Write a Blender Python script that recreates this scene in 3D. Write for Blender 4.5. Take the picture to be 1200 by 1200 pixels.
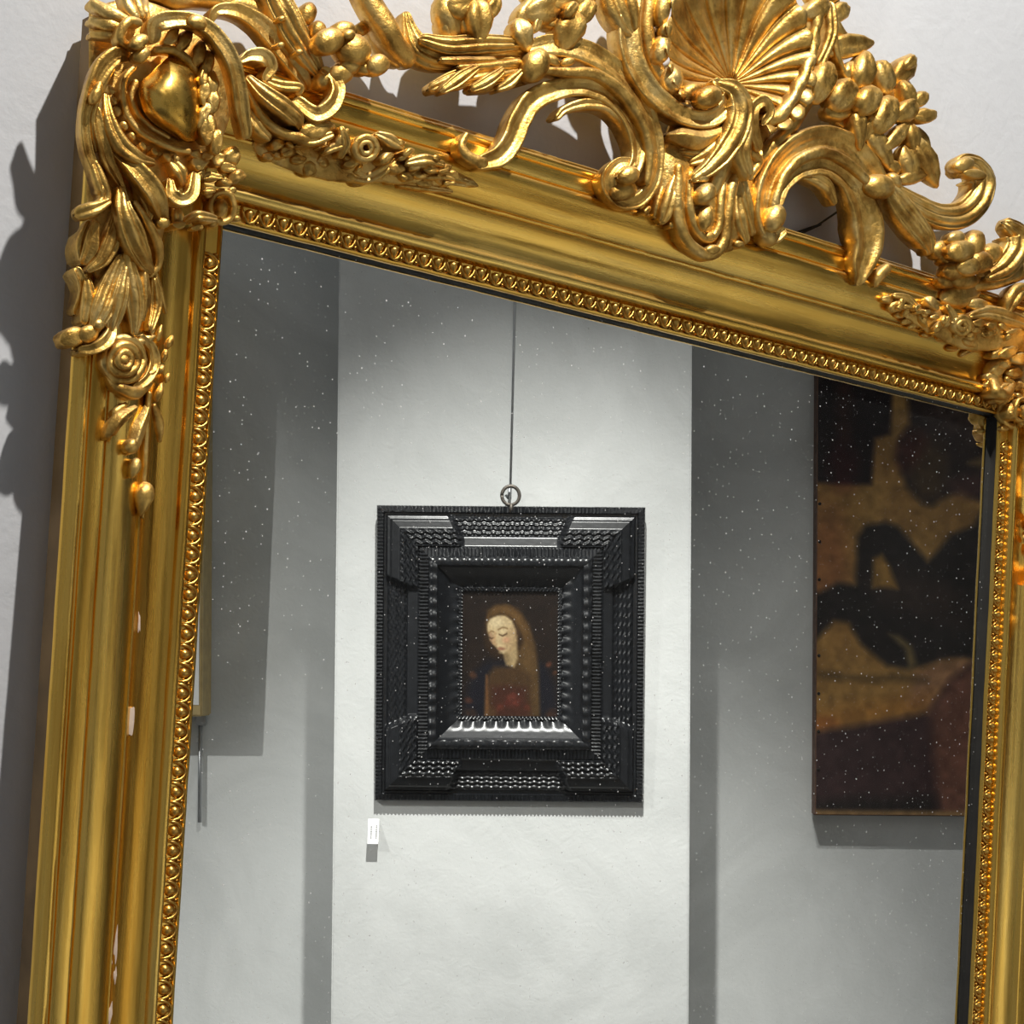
import bpy, bmesh, math, random
import numpy as np
from mathutils import Vector, Matrix, Euler, noise

SC = bpy.context.scene
COL = SC.collection
for _o in list(bpy.data.objects):
    bpy.data.objects.remove(_o)

# ---------------------------------------------------------------- pose
# Solved pose of the mirror: columns = mirror u, v(down), w(into wall) axes in the camera's frame (x right, y down, z forward)
F, CX, CY = 2195.3, 600.0, 816.0
RM = np.array([[0.7903916884071498, -0.0570687548094987, -0.6099378133231195],
               [0.06581721256630459, 0.9977990683950075, -0.008069302327776478],
               [0.6090558869487241, -0.03376649722059574, 0.7924081967260022]])
TM = np.array([-0.1869975602376311, -0.30486003384274185, 1.2059013466933908])
GW = 0.7894            # clear width of the glass between the lips
GH = 1.42              # clear height
GLASS_N = -0.006       # glass surface lies 6 mm behind the lip
D3 = np.diag([1., -1., -1.])
# mirror local frame: u right along the frame, v up, n out of the wall towards the viewer
MC = Matrix.Identity(4)
_r = D3 @ RM @ D3
_t = D3 @ TM
for _i in range(3):
    for _j in range(3):
        MC[_i][_j] = _r[_i][_j]
    MC[_i][3] = _t[_i]
UPV = Vector((0.008, 1.0, -0.03)).normalized()          # the upright of the reflected room, camera frame
_n = Vector((MC[0][2], MC[1][2], MC[2][2]))
_up = UPV - 2 * UPV.dot(_n) * _n
_rot = MC.to_3x3()
ZL = (_rot.transposed() @ _up).normalized()             # gravity in mirror axes
XL = (Vector((1, 0, 0)) - ZL.x * ZL).normalized()
YL = ZL.cross(XL)
MW = Matrix(((*XL, 0.0), (*YL, 0.0), (*ZL, 1.62), (0, 0, 0, 1)))   # mirror frame -> world
CAMW = MW @ MC.inverted()

cam_data = bpy.data.cameras.new('camera')
cam_data.sensor_width = 36.0
cam_data.lens = 36.0 * F / 1200.0
cam_data.shift_y = (CY - 600.0) / 1200.0
cam_data.clip_start = 0.02
cam = bpy.data.objects.new('camera', cam_data)
cam.matrix_world = CAMW
COL.objects.link(cam)
SC.camera = cam

# ---------------------------------------------------------------- the wall seen in the mirror (real place = reflection of where it appears)
BZ = 3.3               # apparent distance of the pilaster face
vy = UPV.copy()
vz = Vector((0.0, 0.03, 1.0)); vz = (vz - vz.dot(vy) * vy).normalized()      # towards the viewer (camera frame, z back)
vx = vy.cross(vz)
vo = Vector((0, 0, -BZ))
WN = (MW.to_3x3() @ Vector((0, 0, 1))).normalized()
WP = MW @ Vector((0, 0, GLASS_N))
def reflect_p(p): return p - 2 * WN * (WN.dot(p - WP))
def reflect_d(d): return d - 2 * WN * WN.dot(d)
C3 = CAMW.to_3x3()
_ex = -reflect_d(C3 @ vx); _ey = reflect_d(C3 @ vy); _ez = reflect_d(C3 @ vz)
_bo = reflect_p(CAMW @ vo)
BW = Matrix(((_ex.x, _ey.x, _ez.x, _bo.x), (_ex.y, _ey.y, _ez.y, _bo.y), (_ex.z, _ey.z, _ez.z, _bo.z), (0, 0, 0, 1)))
def vb(px, py, z=0.0):
    """photo pixel -> point on the opposite wall, z metres in front of the pilaster face (wall-local x, y, z)"""
    d = Vector(((px - CX) / F, -(py - CY) / F, -1.0))
    k = (z + vo.dot(vz)) / d.dot(vz)
    p = d * k - vo
    return Vector((-p.dot(vx), p.dot(vy), p.dot(vz)))
FLOOR_Y = -(BW.translation.z) / BW[2][1]      # wall-local height of the floor

# ---------------------------------------------------------------- light
world = bpy.data.worlds.new('gallery_ambient')
world.use_nodes = True
world.node_tree.nodes['Background'].inputs[0].default_value = (0.92, 0.95, 1.0, 1)
world.node_tree.nodes['Background'].inputs[1].default_value = 0.22
SC.world = world
SC.view_settings.view_transform = 'Standard'
SC.view_settings.look = 'None'
SC.view_settings.exposure = 0.0
SC.view_settings.gamma = 1.0
SC.view_settings.use_curve_mapping = False

def spot(name, pos, target, power, cone, blend, radius, color=(1, 0.96, 0.9)):
    l = bpy.data.lights.new(name, 'SPOT')
    l.energy = power; l.spot_size = math.radians(cone); l.spot_blend = blend
    l.shadow_soft_size = radius; l.color = color
    o = bpy.data.objects.new(name, l)
    o.location = pos
    o.rotation_euler = (Vector(target) - Vector(pos)).to_track_quat('-Z', 'Y').to_euler()
    COL.objects.link(o)
    return o
# track spot that lights the mirror, those for the portrait and pale canvas opposite, and an added fill
spot('track_spot_mirror', MW @ Vector((0.18, 1.55, 1.0)), MW @ Vector((0.30, -0.10, 0.0)), 185, 74, 0.6, 0.02)
spot('track_spot_pilaster', BW @ (vb(604, 560) + Vector((0, 1.7, 1.4))), BW @ vb(604, 1300), 500, 39, 1.0, 0.02, (1, 0.98, 0.95))
spot('track_spot_canvas', BW @ (vb(250, 600) + Vector((1.5, 0.75, 1.75))), BW @ vb(170, 980), 120, 46, 1.0, 0.016, (1, 0.98, 0.95))
spot('added_fill_dark_canvas', BW @ (vb(740, 560) + Vector((0, 1.7, 1.25))), BW @ vb(1060, 1020), 95, 40, 1.0, 0.02, (1, 0.98, 0.95))  # unseen spot added to brighten the right recess and the dark canvas

# ---------------------------------------------------------------- materials
def new_mat(name):
    m = bpy.data.materials.new(name); m.use_nodes = True
    nt = m.node_tree
    b = nt.nodes['Principled BSDF']
    return m, nt, b
def N(nt, kind, **kw):
    n = nt.nodes.new(kind)
    for k, v in kw.items():
        if k == 'inp':
            for a, c in v.items(): n.inputs[a].default_value = c
        else: setattr(n, k, v)
    return n
def ramp(nt, fac, stops):
    r = N(nt, 'ShaderNodeValToRGB')
    el = r.color_ramp.elements
    while len(el) < len(stops): el.new(0.5)
    for e, (p, c) in zip(el, stops):
        e.position = p; e.color = (*c, 1) if len(c) == 3 else c
    nt.links.new(fac, r.inputs[0])
    return r
def gold(name, base, dark, light, rough=(0.24, 0.46), dust=0.0, scale=1.0, bump=0.35, aniso=False):
    """water-gilt wood: metal leaf with rubbed red bole, brown toning and a little dust on what faces up"""
    m, nt, b = new_mat(name)
    L = nt.links.new
    tc = N(nt, 'ShaderNodeTexCoord'); co = tc.outputs['Object']
    n1 = N(nt, 'ShaderNodeTexNoise', inp={'Scale': 38 * scale, 'Detail': 6, 'Roughness': 0.62})
    n2 = N(nt, 'ShaderNodeTexNoise', inp={'Scale': 150 * scale, 'Detail': 4, 'Roughness': 0.7})
    n3 = N(nt, 'ShaderNodeTexNoise', inp={'Scale': 420 * scale, 'Detail': 3})
    if aniso:
        mp = N(nt, 'ShaderNodeMapping', inp={'Scale': aniso}); L(co, mp.inputs[0])
        for n in (n1, n2, n3): L(mp.outputs[0], n.inputs['Vector'])
    else:
        for n in (n1, n2, n3): L(co, n.inputs['Vector'])
    c1 = ramp(nt, n1.outputs[0], [(0.34, dark), (0.50, base), (0.70, light)])
    c2 = ramp(nt, n2.outputs[0], [(0.0, (0, 0, 0)), (0.60, (0, 0, 0)), (0.74, (1, 1, 1))])
    mx = N(nt, 'ShaderNodeMix', data_type='RGBA'); mx.inputs[7].default_value = (0.30, 0.13, 0.03, 1)
    mul = N(nt, 'ShaderNodeMath', operation='MULTIPLY', inp={1: 0.45}); L(c2.outputs[0], mul.inputs[0])
    L(mul.outputs[0], mx.inputs[0]); L(c1.outputs[0], mx.inputs[6])
    out = mx.outputs[2]; metal = None
    if dust:
        ge = N(nt, 'ShaderNodeNewGeometry'); sx = N(nt, 'ShaderNodeSeparateXYZ'); L(ge.outputs['Normal'], sx.inputs[0])
        mr = N(nt, 'ShaderNodeMapRange', inp={1: 0.35, 2: 0.95, 3: 0.0, 4: dust}); L(sx.outputs[2], mr.inputs[0])
        m2 = N(nt, 'ShaderNodeMix', data_type='RGBA'); m2.inputs[7].default_value = (0.40, 0.27, 0.13, 1)
        L(mr.outputs[0], m2.inputs[0]); L(out, m2.inputs[6]); out = m2.outputs[2]
        inv = N(nt, 'ShaderNodeMath', operation='SUBTRACT', inp={0: 1.0}); L(mr.outputs[0], inv.inputs[1]); metal = inv.outputs[0]
    L(out, b.inputs['Base Color'])
    if metal: L(metal, b.inputs['Metallic'])
    else: b.inputs['Metallic'].default_value = 1.0
    rr = N(nt, 'ShaderNodeMapRange', inp={1: 0.3, 2: 0.7, 3: rough[0], 4: rough[1]}); L(n2.outputs[0], rr.inputs[0])
    L(rr.outputs[0], b.inputs['Roughness'])
    ad = N(nt, 'ShaderNodeMath', operation='MULTIPLY_ADD', inp={1: 0.35}); L(n3.outputs[0], ad.inputs[0]); L(n2.outputs[0], ad.inputs[2])
    bp = N(nt, 'ShaderNodeBump', inp={'Strength': bump, 'Distance': 0.0012}); L(ad.outputs[0], bp.inputs['Height'])
    L(bp.outputs[0], b.inputs['Normal'])
    return m
def plain(name, col, rough=0.6, metal=0.0, noise_amt=0.0, scale=20, bump=0.0, spec=0.5):
    m, nt, b = new_mat(name); L = nt.links.new
    b.inputs['Roughness'].default_value = rough; b.inputs['Metallic'].default_value = metal
    b.inputs['Specular IOR Level'].default_value = spec
    tc = N(nt, 'ShaderNodeTexCoord'); n1 = N(nt, 'ShaderNodeTexNoise', inp={'Scale': scale, 'Detail': 5})
    L(tc.outputs['Object'], n1.inputs['Vector'])
    lo = tuple(c * (1 - noise_amt) for c in col); hi = tuple(min(1, c * (1 + noise_amt)) for c in col)
    r = ramp(nt, n1.outputs[0], [(0.3, lo), (0.7, hi)]); L(r.outputs[0], b.inputs['Base Color'])
    if bump:
        bp = N(nt, 'ShaderNodeBump', inp={'Strength': bump, 'Distance': 0.002}); L(n1.outputs[0], bp.inputs['Height']); L(bp.outputs[0], b.inputs['Normal'])
    return m
def plaster(name, a, c, scale=3.0):
    m, nt, b = new_mat(name); L = nt.links.new
    tc = N(nt, 'ShaderNodeTexCoord')
    n1 = N(nt, 'ShaderNodeTexNoise', inp={'Scale': scale, 'Detail': 8, 'Roughness': 0.6, 'Distortion': 1.4})
    n2 = N(nt, 'ShaderNodeTexNoise', inp={'Scale': 160, 'Detail': 4})
    n3 = N(nt, 'ShaderNodeTexNoise', inp={'Scale': 22, 'Detail': 5, 'Distortion': 2.0})
    for n in (n1, n2, n3): L(tc.outputs['Object'], n.inputs['Vector'])
    r = ramp(nt, n1.outputs[0], [(0.36, a), (0.62, c)]); L(r.outputs[0], b.inputs['Base Color'])
    ad = N(nt, 'ShaderNodeMath', operation='MULTIPLY_ADD', inp={1: 2.0}); L(n3.outputs[0], ad.inputs[0]); L(n2.outputs[0], ad.inputs[2])
    bp = N(nt, 'ShaderNodeBump', inp={'Strength': 0.25, 'Distance': 0.0012}); L(ad.outputs[0], bp.inputs['Height']); L(bp.outputs[0], b.inputs['Normal'])
    b.inputs['Roughness'].default_value = 0.75
    return m
def painted(name, rough=0.35, grain=0.0):
    """oil paint: colours laid down point by point in the mesh's colour layer"""
    m, nt, b = new_mat(name); L = nt.links.new
    at_ = N(nt, 'ShaderNodeVertexColor', layer_name='paint')
    tc = N(nt, 'ShaderNodeTexCoord'); n1 = N(nt, 'ShaderNodeTexNoise', inp={'Scale': 90, 'Detail': 6, 'Roughness': 0.7}); L(tc.outputs['Object'], n1.inputs['Vector'])
    hs = N(nt, 'ShaderNodeHueSaturation'); mr = N(nt, 'ShaderNodeMapRange', inp={1: 0.25, 2: 0.75, 3: 1 - grain, 4: 1 + grain}); L(n1.outputs[0], mr.inputs[0])
    L(mr.outputs[0], hs.inputs['Value']); L(at_.outputs[0], hs.inputs['Color']); L(hs.outputs[0], b.inputs['Base Color'])
    b.inputs['Roughness'].default_value = rough; b.inputs['Specular IOR Level'].default_value = 0.25
    bp = N(nt, 'ShaderNodeBump', inp={'Strength': 0.04, 'Distance': 0.001}); L(n1.outputs[0], bp.inputs['Height']); L(bp.outputs[0], b.inputs['Normal'])
    return m

M_ORN = gold('carved_gilding', (0.80, 0.50, 0.13), (0.40, 0.20, 0.04), (0.93, 0.67, 0.26), (0.33, 0.57), dust=0.6, bump=0.6)
M_RAIL = gold('rail_gilding', (0.86, 0.52, 0.10), (0.66, 0.34, 0.05), (0.93, 0.64, 0.18), (0.20, 0.34), scale=0.5, bump=0.08)
M_RAILV = gold('upright_rail_gilding', (0.89, 0.55, 0.11), (0.66, 0.34, 0.045), (0.96, 0.68, 0.20), (0.18, 0.34), dust=0.5, bump=0.14, aniso=(1.0, 0.045, 1.0))
M_RAILH = gold('level_rail_gilding', (0.89, 0.55, 0.11), (0.66, 0.34, 0.045), (0.96, 0.68, 0.20), (0.18, 0.34), dust=0.5, bump=0.14, aniso=(0.045, 1.0, 1.0))
M_SIDE = plain('shaded_frame_side', (0.22, 0.13, 0.045), 0.5, metal=0.35, noise_amt=0.3, scale=25)  # bole brown, with the dark reflection of dim surroundings put into its colour
M_BEAD = gold('bead_gilding', (0.80, 0.48, 0.11), (0.40, 0.19, 0.03), (0.92, 0.64, 0.22), (0.24, 0.42), bump=0.2)
M_WALL = plaster('white_plaster', (0.61, 0.625, 0.65), (0.69, 0.705, 0.73), 2.2)
M_WALLB = plaster('grey_white_plaster', (0.63, 0.645, 0.635), (0.735, 0.75, 0.74), 3.0)
M_FLOOR = plain('grey_screed', (0.26, 0.25, 0.24), 0.5, noise_amt=0.12, scale=4)
M_CEIL = plain('ceiling_paint', (0.5, 0.5, 0.5), 0.8, noise_amt=0.03)
M_DARK = plain('dark_rabbet_wood', (0.018, 0.016, 0.014), 0.7, noise_amt=0.3, scale=60)
M_BOARD = plain('brown_backing_board', (0.10, 0.065, 0.035), 0.8, noise_amt=0.25, scale=30)
M_GESSO = plain('bare_gesso', (0.74, 0.58, 0.46), 0.85, noise_amt=0.1, scale=200)
M_EBONY = plain('ebonised_wood', (0.010, 0.011, 0.013), 0.30, noise_amt=0.35, scale=90, bump=0.1, spec=0.5)
M_STEEL = plain('grey_steel', (0.46, 0.47, 0.48), 0.4, metal=0.9, noise_amt=0.1)
M_IRON = plain('dull_iron', (0.16, 0.14, 0.12), 0.5, metal=0.8, noise_amt=0.25, scale=200)
M_WIRE = plain('black_wire', (0.02, 0.02, 0.02), 0.5, noise_amt=0.1)
M_CARD = plain('white_card', (0.80, 0.80, 0.80), 0.7, noise_amt=0.02)
M_INK = plain('grey_ink', (0.12, 0.12, 0.13), 0.7, noise_amt=0.1)
M_EDGE = plain('tan_edge_tape', (0.42, 0.31, 0.13), 0.6, noise_amt=0.15, scale=40)
M_CANV = plain('pale_canvas', (0.72, 0.72, 0.70), 0.7, noise_amt=0.05)
M_BARE = plain('brown_tacking_edge', (0.14, 0.07, 0.045), 0.7, noise_amt=0.3, scale=60)
M_TACK = plain('tack_head', (0.03, 0.025, 0.02), 0.5, metal=0.5, noise_amt=0.2)
M_OIL = painted('old_oil_paint', 0.38, 0.05)
M_OIL2 = painted('dark_oil_paint', 0.42, 0.18)
def mirror_mat():
    m, nt, b = new_mat('old_mirror_glass'); L = nt.links.new
    b.inputs['Metallic'].default_value = 1.0; b.inputs['Roughness'].default_value = 0.0
    b.inputs['Base Color'].default_value = (0.83, 0.85, 0.83, 1)
    tc = N(nt, 'ShaderNodeTexCoord')
    def specks(scale, size, keep, seed):
        mp = N(nt, 'ShaderNodeMapping', inp={'Location': (seed, seed * 1.7, 0)}); L(tc.outputs['Object'], mp.inputs[0])
        v = N(nt, 'ShaderNodeTexVoronoi', inp={'Scale': scale}); v.voronoi_dimensions = '2D'; L(mp.outputs[0], v.inputs['Vector'])
        lt = N(nt, 'ShaderNodeMath', operation='LESS_THAN', inp={1: size}); L(v.outputs['Distance'], lt.inputs[0])
        sx = N(nt, 'ShaderNodeSeparateColor'); L(v.outputs['Color'], sx.inputs[0])
        k = N(nt, 'ShaderNodeMath', operation='LESS_THAN', inp={1: keep}); L(sx.outputs[0], k.inputs[0])
        a = N(nt, 'ShaderNodeMath', operation='MULTIPLY'); L(lt.outputs[0], a.inputs[0]); L(k.outputs[0], a.inputs[1])
        return a.outputs[0]
    s1 = specks(150, 0.06, 0.15, 0.3); s2 = specks(60, 0.034, 0.14, 3.1); s3 = specks(340, 0.08, 0.08, 7.7)
    a1 = N(nt, 'ShaderNodeMath', operation='MAXIMUM'); L(s1, a1.inputs[0]); L(s2, a1.inputs[1])
    s3m = N(nt, 'ShaderNodeMath', operation='MULTIPLY', inp={1: 0.35}); L(s3, s3m.inputs[0])
    a2 = N(nt, 'ShaderNodeMath', operation='MAXIMUM'); L(a1.outputs[0], a2.inputs[0]); L(s3m.outputs[0], a2.inputs[1])
    d = N(nt, 'ShaderNodeBsdfDiffuse'); d.inputs[0].default_value = (0.85, 0.85, 0.84, 1)
    hz = N(nt, 'ShaderNodeTexNoise', inp={'Scale': 4, 'Detail': 4}); L(tc.outputs['Object'], hz.inputs['Vector'])
    hm = N(nt, 'ShaderNodeMapRange', inp={1: 0.3, 2: 0.8, 3: 0.002, 4: 0.012}); L(hz.outputs[0], hm.inputs[0])
    fa = N(nt, 'ShaderNodeMath', operation='MULTIPLY_ADD', inp={1: 0.8}); L(a2.outputs[0], fa.inputs[0]); L(hm.outputs[0], fa.inputs[2])
    mx = N(nt, 'ShaderNodeMixShader'); L(fa.outputs[0], mx.inputs[0]); L(b.outputs[0], mx.inputs[1]); L(d.outputs[0], mx.inputs[2])
    L(mx.outputs[0], nt.nodes['Material Output'].inputs[0])
    return m
M_MIRROR = mirror_mat()

# ---------------------------------------------------------------- object helpers
def mesh_obj(name, verts, faces, mat, parent=None, smooth=True, sharp=None):
    me = bpy.data.meshes.new(name)
    me.from_pydata([tuple(v) for v in verts], [], faces)
    me.materials.append(mat)
    if smooth:
        me.polygons.foreach_set('use_smooth', [True] * len(me.polygons))
        if sharp: me.set_sharp_from_angle(angle=math.radians(sharp))
    me.update()
    o = bpy.data.objects.new(name, me)
    COL.objects.link(o)
    if parent: o.parent = parent
    return o
def empty(name, parent=None, mw=None):
    o = bpy.data.objects.new(name, None); o.empty_display_size = 0.05
    COL.objects.link(o)
    if parent: o.parent = parent
    if mw is not None: o.matrix_world = mw
    return o
def tag(o, label, cat=None, group=None, kind=None):
    if label: o['label'] = label
    if cat: o['category'] = cat
    if group: o['group'] = group
    if kind: o['kind'] = kind
    return o
def box_geo(x0, x1, y0, y1, z0, z1, bev=0.0):
    bm = bmesh.new()
    bmesh.ops.create_cube(bm, size=1)
    for v in bm.verts:
        v.co = Vector(((x0 + x1) / 2 + v.co.x * (x1 - x0), (y0 + y1) / 2 + v.co.y * (y1 - y0), (z0 + z1) / 2 + v.co.z * (z1 - z0)))
    if bev: bmesh.ops.bevel(bm, geom=bm.edges[:], offset=bev, segments=2, affect='EDGES')
    bmesh.ops.recalc_face_normals(bm, faces=bm.faces)
    vs = [v.co.copy() for v in bm.verts]; bm.verts.index_update()
    fs = [[v.index for v in f.verts] for f in bm.faces]
    bm.free(); return vs, fs
def box(name, x0, x1, y0, y1, z0, z1, mat, parent=None, bev=0.0):
    vs, fs = box_geo(x0, x1, y0, y1, z0, z1, bev)
    return mesh_obj(name, vs, fs, mat, parent, smooth=False)
def tube_geo(pts, r, n=8):
    vs, fs = [], []
    pts = [Vector(p) for p in pts]
    for i, p in enumerate(pts):
        t = (pts[min(i + 1, len(pts) - 1)] - pts[max(i - 1, 0)]).normalized()
        a = t.orthogonal().normalized() if i == 0 else (a - a.dot(t) * t).normalized()
        b = t.cross(a)
        for k in range(n):
            th = 2 * math.pi * k / n
            vs.append(p + r * (math.cos(th) * a + math.sin(th) * b))
    for i in range(len(pts) - 1):
        for k in range(n):
            fs.append([i * n + k, i * n + (k + 1) % n, (i + 1) * n + (k + 1) % n, (i + 1) * n + k])
    fs.append(list(range(n))[::-1]); fs.append([(len(pts) - 1) * n + k for k in range(n)])
    return vs, fs
def tube(name, pts, r, mat, parent=None, n=8):
    vs, fs = tube_geo(pts, r, n); return mesh_obj(name, vs, fs, mat, parent)
def merge(*geos):
    vs, fs = [], []
    for v, f in geos:
        k = len(vs); vs += list(v); fs += [[i + k for i in g] for g in f]
    return vs, fs

# ---------------------------------------------------------------- carving tools (mirror frame: u, v, n)
MCI = MC.inverted()
_CO = MCI @ Vector((0, 0, 0))
_C3 = MCI.to_3x3()
def at(px, py, n):
    """photo pixel -> point of the frame n millimetres in front of the lip"""
    d = _C3 @ Vector(((px - CX) / F, -(py - CY) / F, -1.0))
    return _CO + d * ((n * 0.001 - _CO.z) / d.z)
def proj(p):
    q = MC @ Vector(p)
    return Vector((CX + F * q.x / -q.z, CY - F * q.y / -q.z))
def pxm(p, b):
    """photo pixels per metre at p along b"""
    return max(200.0, (proj(p + b * 0.002) - proj(p)).length / 0.002)
def crom(p, t):
    i = min(int(t), len(p) - 2); f = t - i
    a, b, c, d = p[max(i - 1, 0)], p[i], p[i + 1], p[min(i + 2, len(p) - 1)]
    return 0.5 * ((2 * b) + (c - a) * f + (2 * a - 5 * b + 4 * c - d) * f * f + (3 * b - a - 3 * c + d) * f ** 3)
TOPF = {
    'round': lambda th, k: math.sin(th),
    'flute': lambda th, k: math.sin(th) ** 0.7 * (1 - 0.42 * (1 - abs(math.sin(k * th))) ** 1.3),
    'channel': lambda th, k: math.sin(th) ** 0.45 * (1 - 0.62 * math.sin(th) ** 3) + 0.03 * math.cos(11 * th) * math.sin(th),
    'keel': lambda th, k: (1 - abs(math.cos(th))) ** 0.85,
    'fold': lambda th, k: math.sin(th) ** 0.6 * (0.62 + 0.38 * math.cos(2 * th - 0.7)) + 0.035 * math.cos(13 * th) * math.sin(th),
}
MIRRORED = [False]
BASE = [None]                                   # height down to which the carving is solid
LIFT = [None]                                   # maps a traced height to the height used (per carving)
def place(vs):
    return [Vector((GW - v.x, v.y, v.z)) for v in vs] if MIRRORED[0] else vs
def wob(v, amp, fr=110.0):
    return v + amp * noise.noise_vector(v * fr)
def S(name, par, pts, prof='round', k=3, flat=0.85, depth=0.8, mat=None, closed=False, amp=0.0004, sub=7):
    """carved stroke: a ridge with a shaped section along a path; pts = (px, py, n mm, half width px)"""
    P = [at(x, y, LIFT[0](x, y, n) if LIFT[0] else n) for x, y, n, w in pts]; W = [w for *_, w in pts]
    if closed: P.append(P[0]); W.append(W[0])
    m = (len(P) - 1) * sub
    cs, ws = [], []
    for i in range(m + 1):
        t = i / sub
        cs.append(crom(P, t)); ws.append(max(0.6, crom(W, t)))
    nt_, nb = (25 if prof in ('flute', 'channel', 'fold') else 15), 6
    rings = []
    for i, p in enumerate(cs):
        if closed: T = (cs[(i + 1) % m] - cs[(i - 1) % m]).normalized()
        else: T = (cs[min(i + 1, m)] - cs[max(i - 1, 0)]).normalized()
        Nn = Vector((0, 0, 1)); Nn = (Nn - Nn.dot(T) * T)
        Nn = Nn.normalized() if Nn.length > 0.05 else Vector((0, 1, 0))
        B = T.cross(Nn)
        wm = ws[i] / pxm(p, B)
        rings.append((p, T, Nn, B, wm))
    out = []
    def ring(p, T, Nn, B, wm, sc, off):
        hz = wm * flat; c = p - Nn * hz * 0.75 + T * off
        r = []
        for j in range(nt_):
            th = math.pi * j / (nt_ - 1)
            r.append(c + B * (wm * sc * math.cos(th)) + Nn * (hz * sc * (TOPF[prof](th, k) * 1.0)))
        for j in range(1, nb):
            th = math.pi + math.pi * j / nb
            if BASE[0]:
                v = c + B * (wm * sc * 0.9 * math.cos(th)); s_ = abs(math.sin(th)) ** 0.3
                v.z = min(v.z, v.z + (BASE[0](c) - v.z) * s_ * sc ** 0.8); r.append(v)
            else: r.append(c + B * (wm * sc * math.cos(th)) + Nn * (depth * wm * sc * math.sin(th)))
        return r
    if closed:
        for i in range(m): out.append(ring(*rings[i], 1.0, 0.0))
    else:
        for ph in (80, 52, 25):
            a = math.radians(ph); out.append(ring(*rings[0], math.cos(a), -rings[0][4] * math.sin(a)))
        for g in rings: out.append(ring(*g, 1.0, 0.0))
        for ph in (25, 52, 80):
            a = math.radians(ph); out.append(ring(*rings[-1], math.cos(a), rings[-1][4] * math.sin(a)))
    q = nt_ + nb - 1
    vs = [wob(v, amp) for r in out for v in r]; fs = []
    nr = len(out)
    for i in range(nr if closed else nr - 1):
        i2 = (i + 1) % nr
        for j in range(q):
            j2 = (j + 1) % q
            f = [i * q + j, i2 * q + j, i2 * q + j2, i * q + j2]
            fs.append(f if MIRRORED[0] else f[::-1])
    if not closed:
        f1 = list(range(q)); f2 = [(nr - 1) * q + j for j in range(q)]
        if MIRRORED[0]: f1, f2 = f1[::-1], f2[::-1]
        fs += [f1, f2[::-1]]
    return mesh_obj(name, place(vs), fs, mat or M_ORN, par)
def B(name, par, x, y, n, rx, ry, ang=0.0, rz=None, k=0, tip=0.0, mat=None, amp=0.0006, cr_=0.0):
    """carved lobe: ellipsoid with optional creases (k) and a pointed end (tip) along its first axis; n = height of its top"""
    ca, sa = math.cos(math.radians(ang)), math.sin(math.radians(ang))
    if LIFT[0]: n = LIFT[0](x, y, n)
    P = at(x, y, n)
    A = at(x + rx * ca, y - rx * sa, n) - P; Bv = at(x - ry * sa, y - ry * ca, n) - P
    rz = (rz if rz else 0.75 * min(A.length, Bv.length) * 1000) * 0.001
    c = P - Vector((0, 0, rz * 0.8))
    nu, nv = 18, 10
    vs = []
    for i in range(nv + 1):
        la = math.pi * i / nv
        for j in range(nu):
            lo = 2 * math.pi * j / nu
            # poles along the first axis
            a = -math.cos(la); r = math.sin(la)
            if tip: r *= (1 - tip * max(0, a)); 
            if k: r *= 1 - 0.16 * (0.5 + 0.5 * math.cos(k * lo))
            if BASE[0] and math.sin(lo) < 0: vs.append(c + A * a * (1 + 0.25 * tip * max(0, a)) + Bv * r * math.cos(lo) * 0.95 + Vector((0, 0, min(0, BASE[0](c) - c.z))) * min(1, r * 1.3) * abs(math.sin(lo)) ** 0.5); continue
            vs.append(wob(c + A * a * (1 + 0.25 * tip * max(0, a)) + Bv * r * math.cos(lo) + Vector((0, 0, rz)) * r * math.sin(lo) * (1 - (cr_ * math.exp(-(math.cos(lo) / 0.32) ** 2) if math.sin(lo) > 0 else 0)), amp, 160))
    fs = []
    for i in range(nv):
        for j in range(nu):
            f = [i * nu + j, i * nu + (j + 1) % nu, (i + 1) * nu + (j + 1) % nu, (i + 1) * nu + j]
            fs.append(f[::-1] if MIRRORED[0] else f)
    return mesh_obj(name, place(vs), fs, mat or M_ORN, par)
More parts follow.
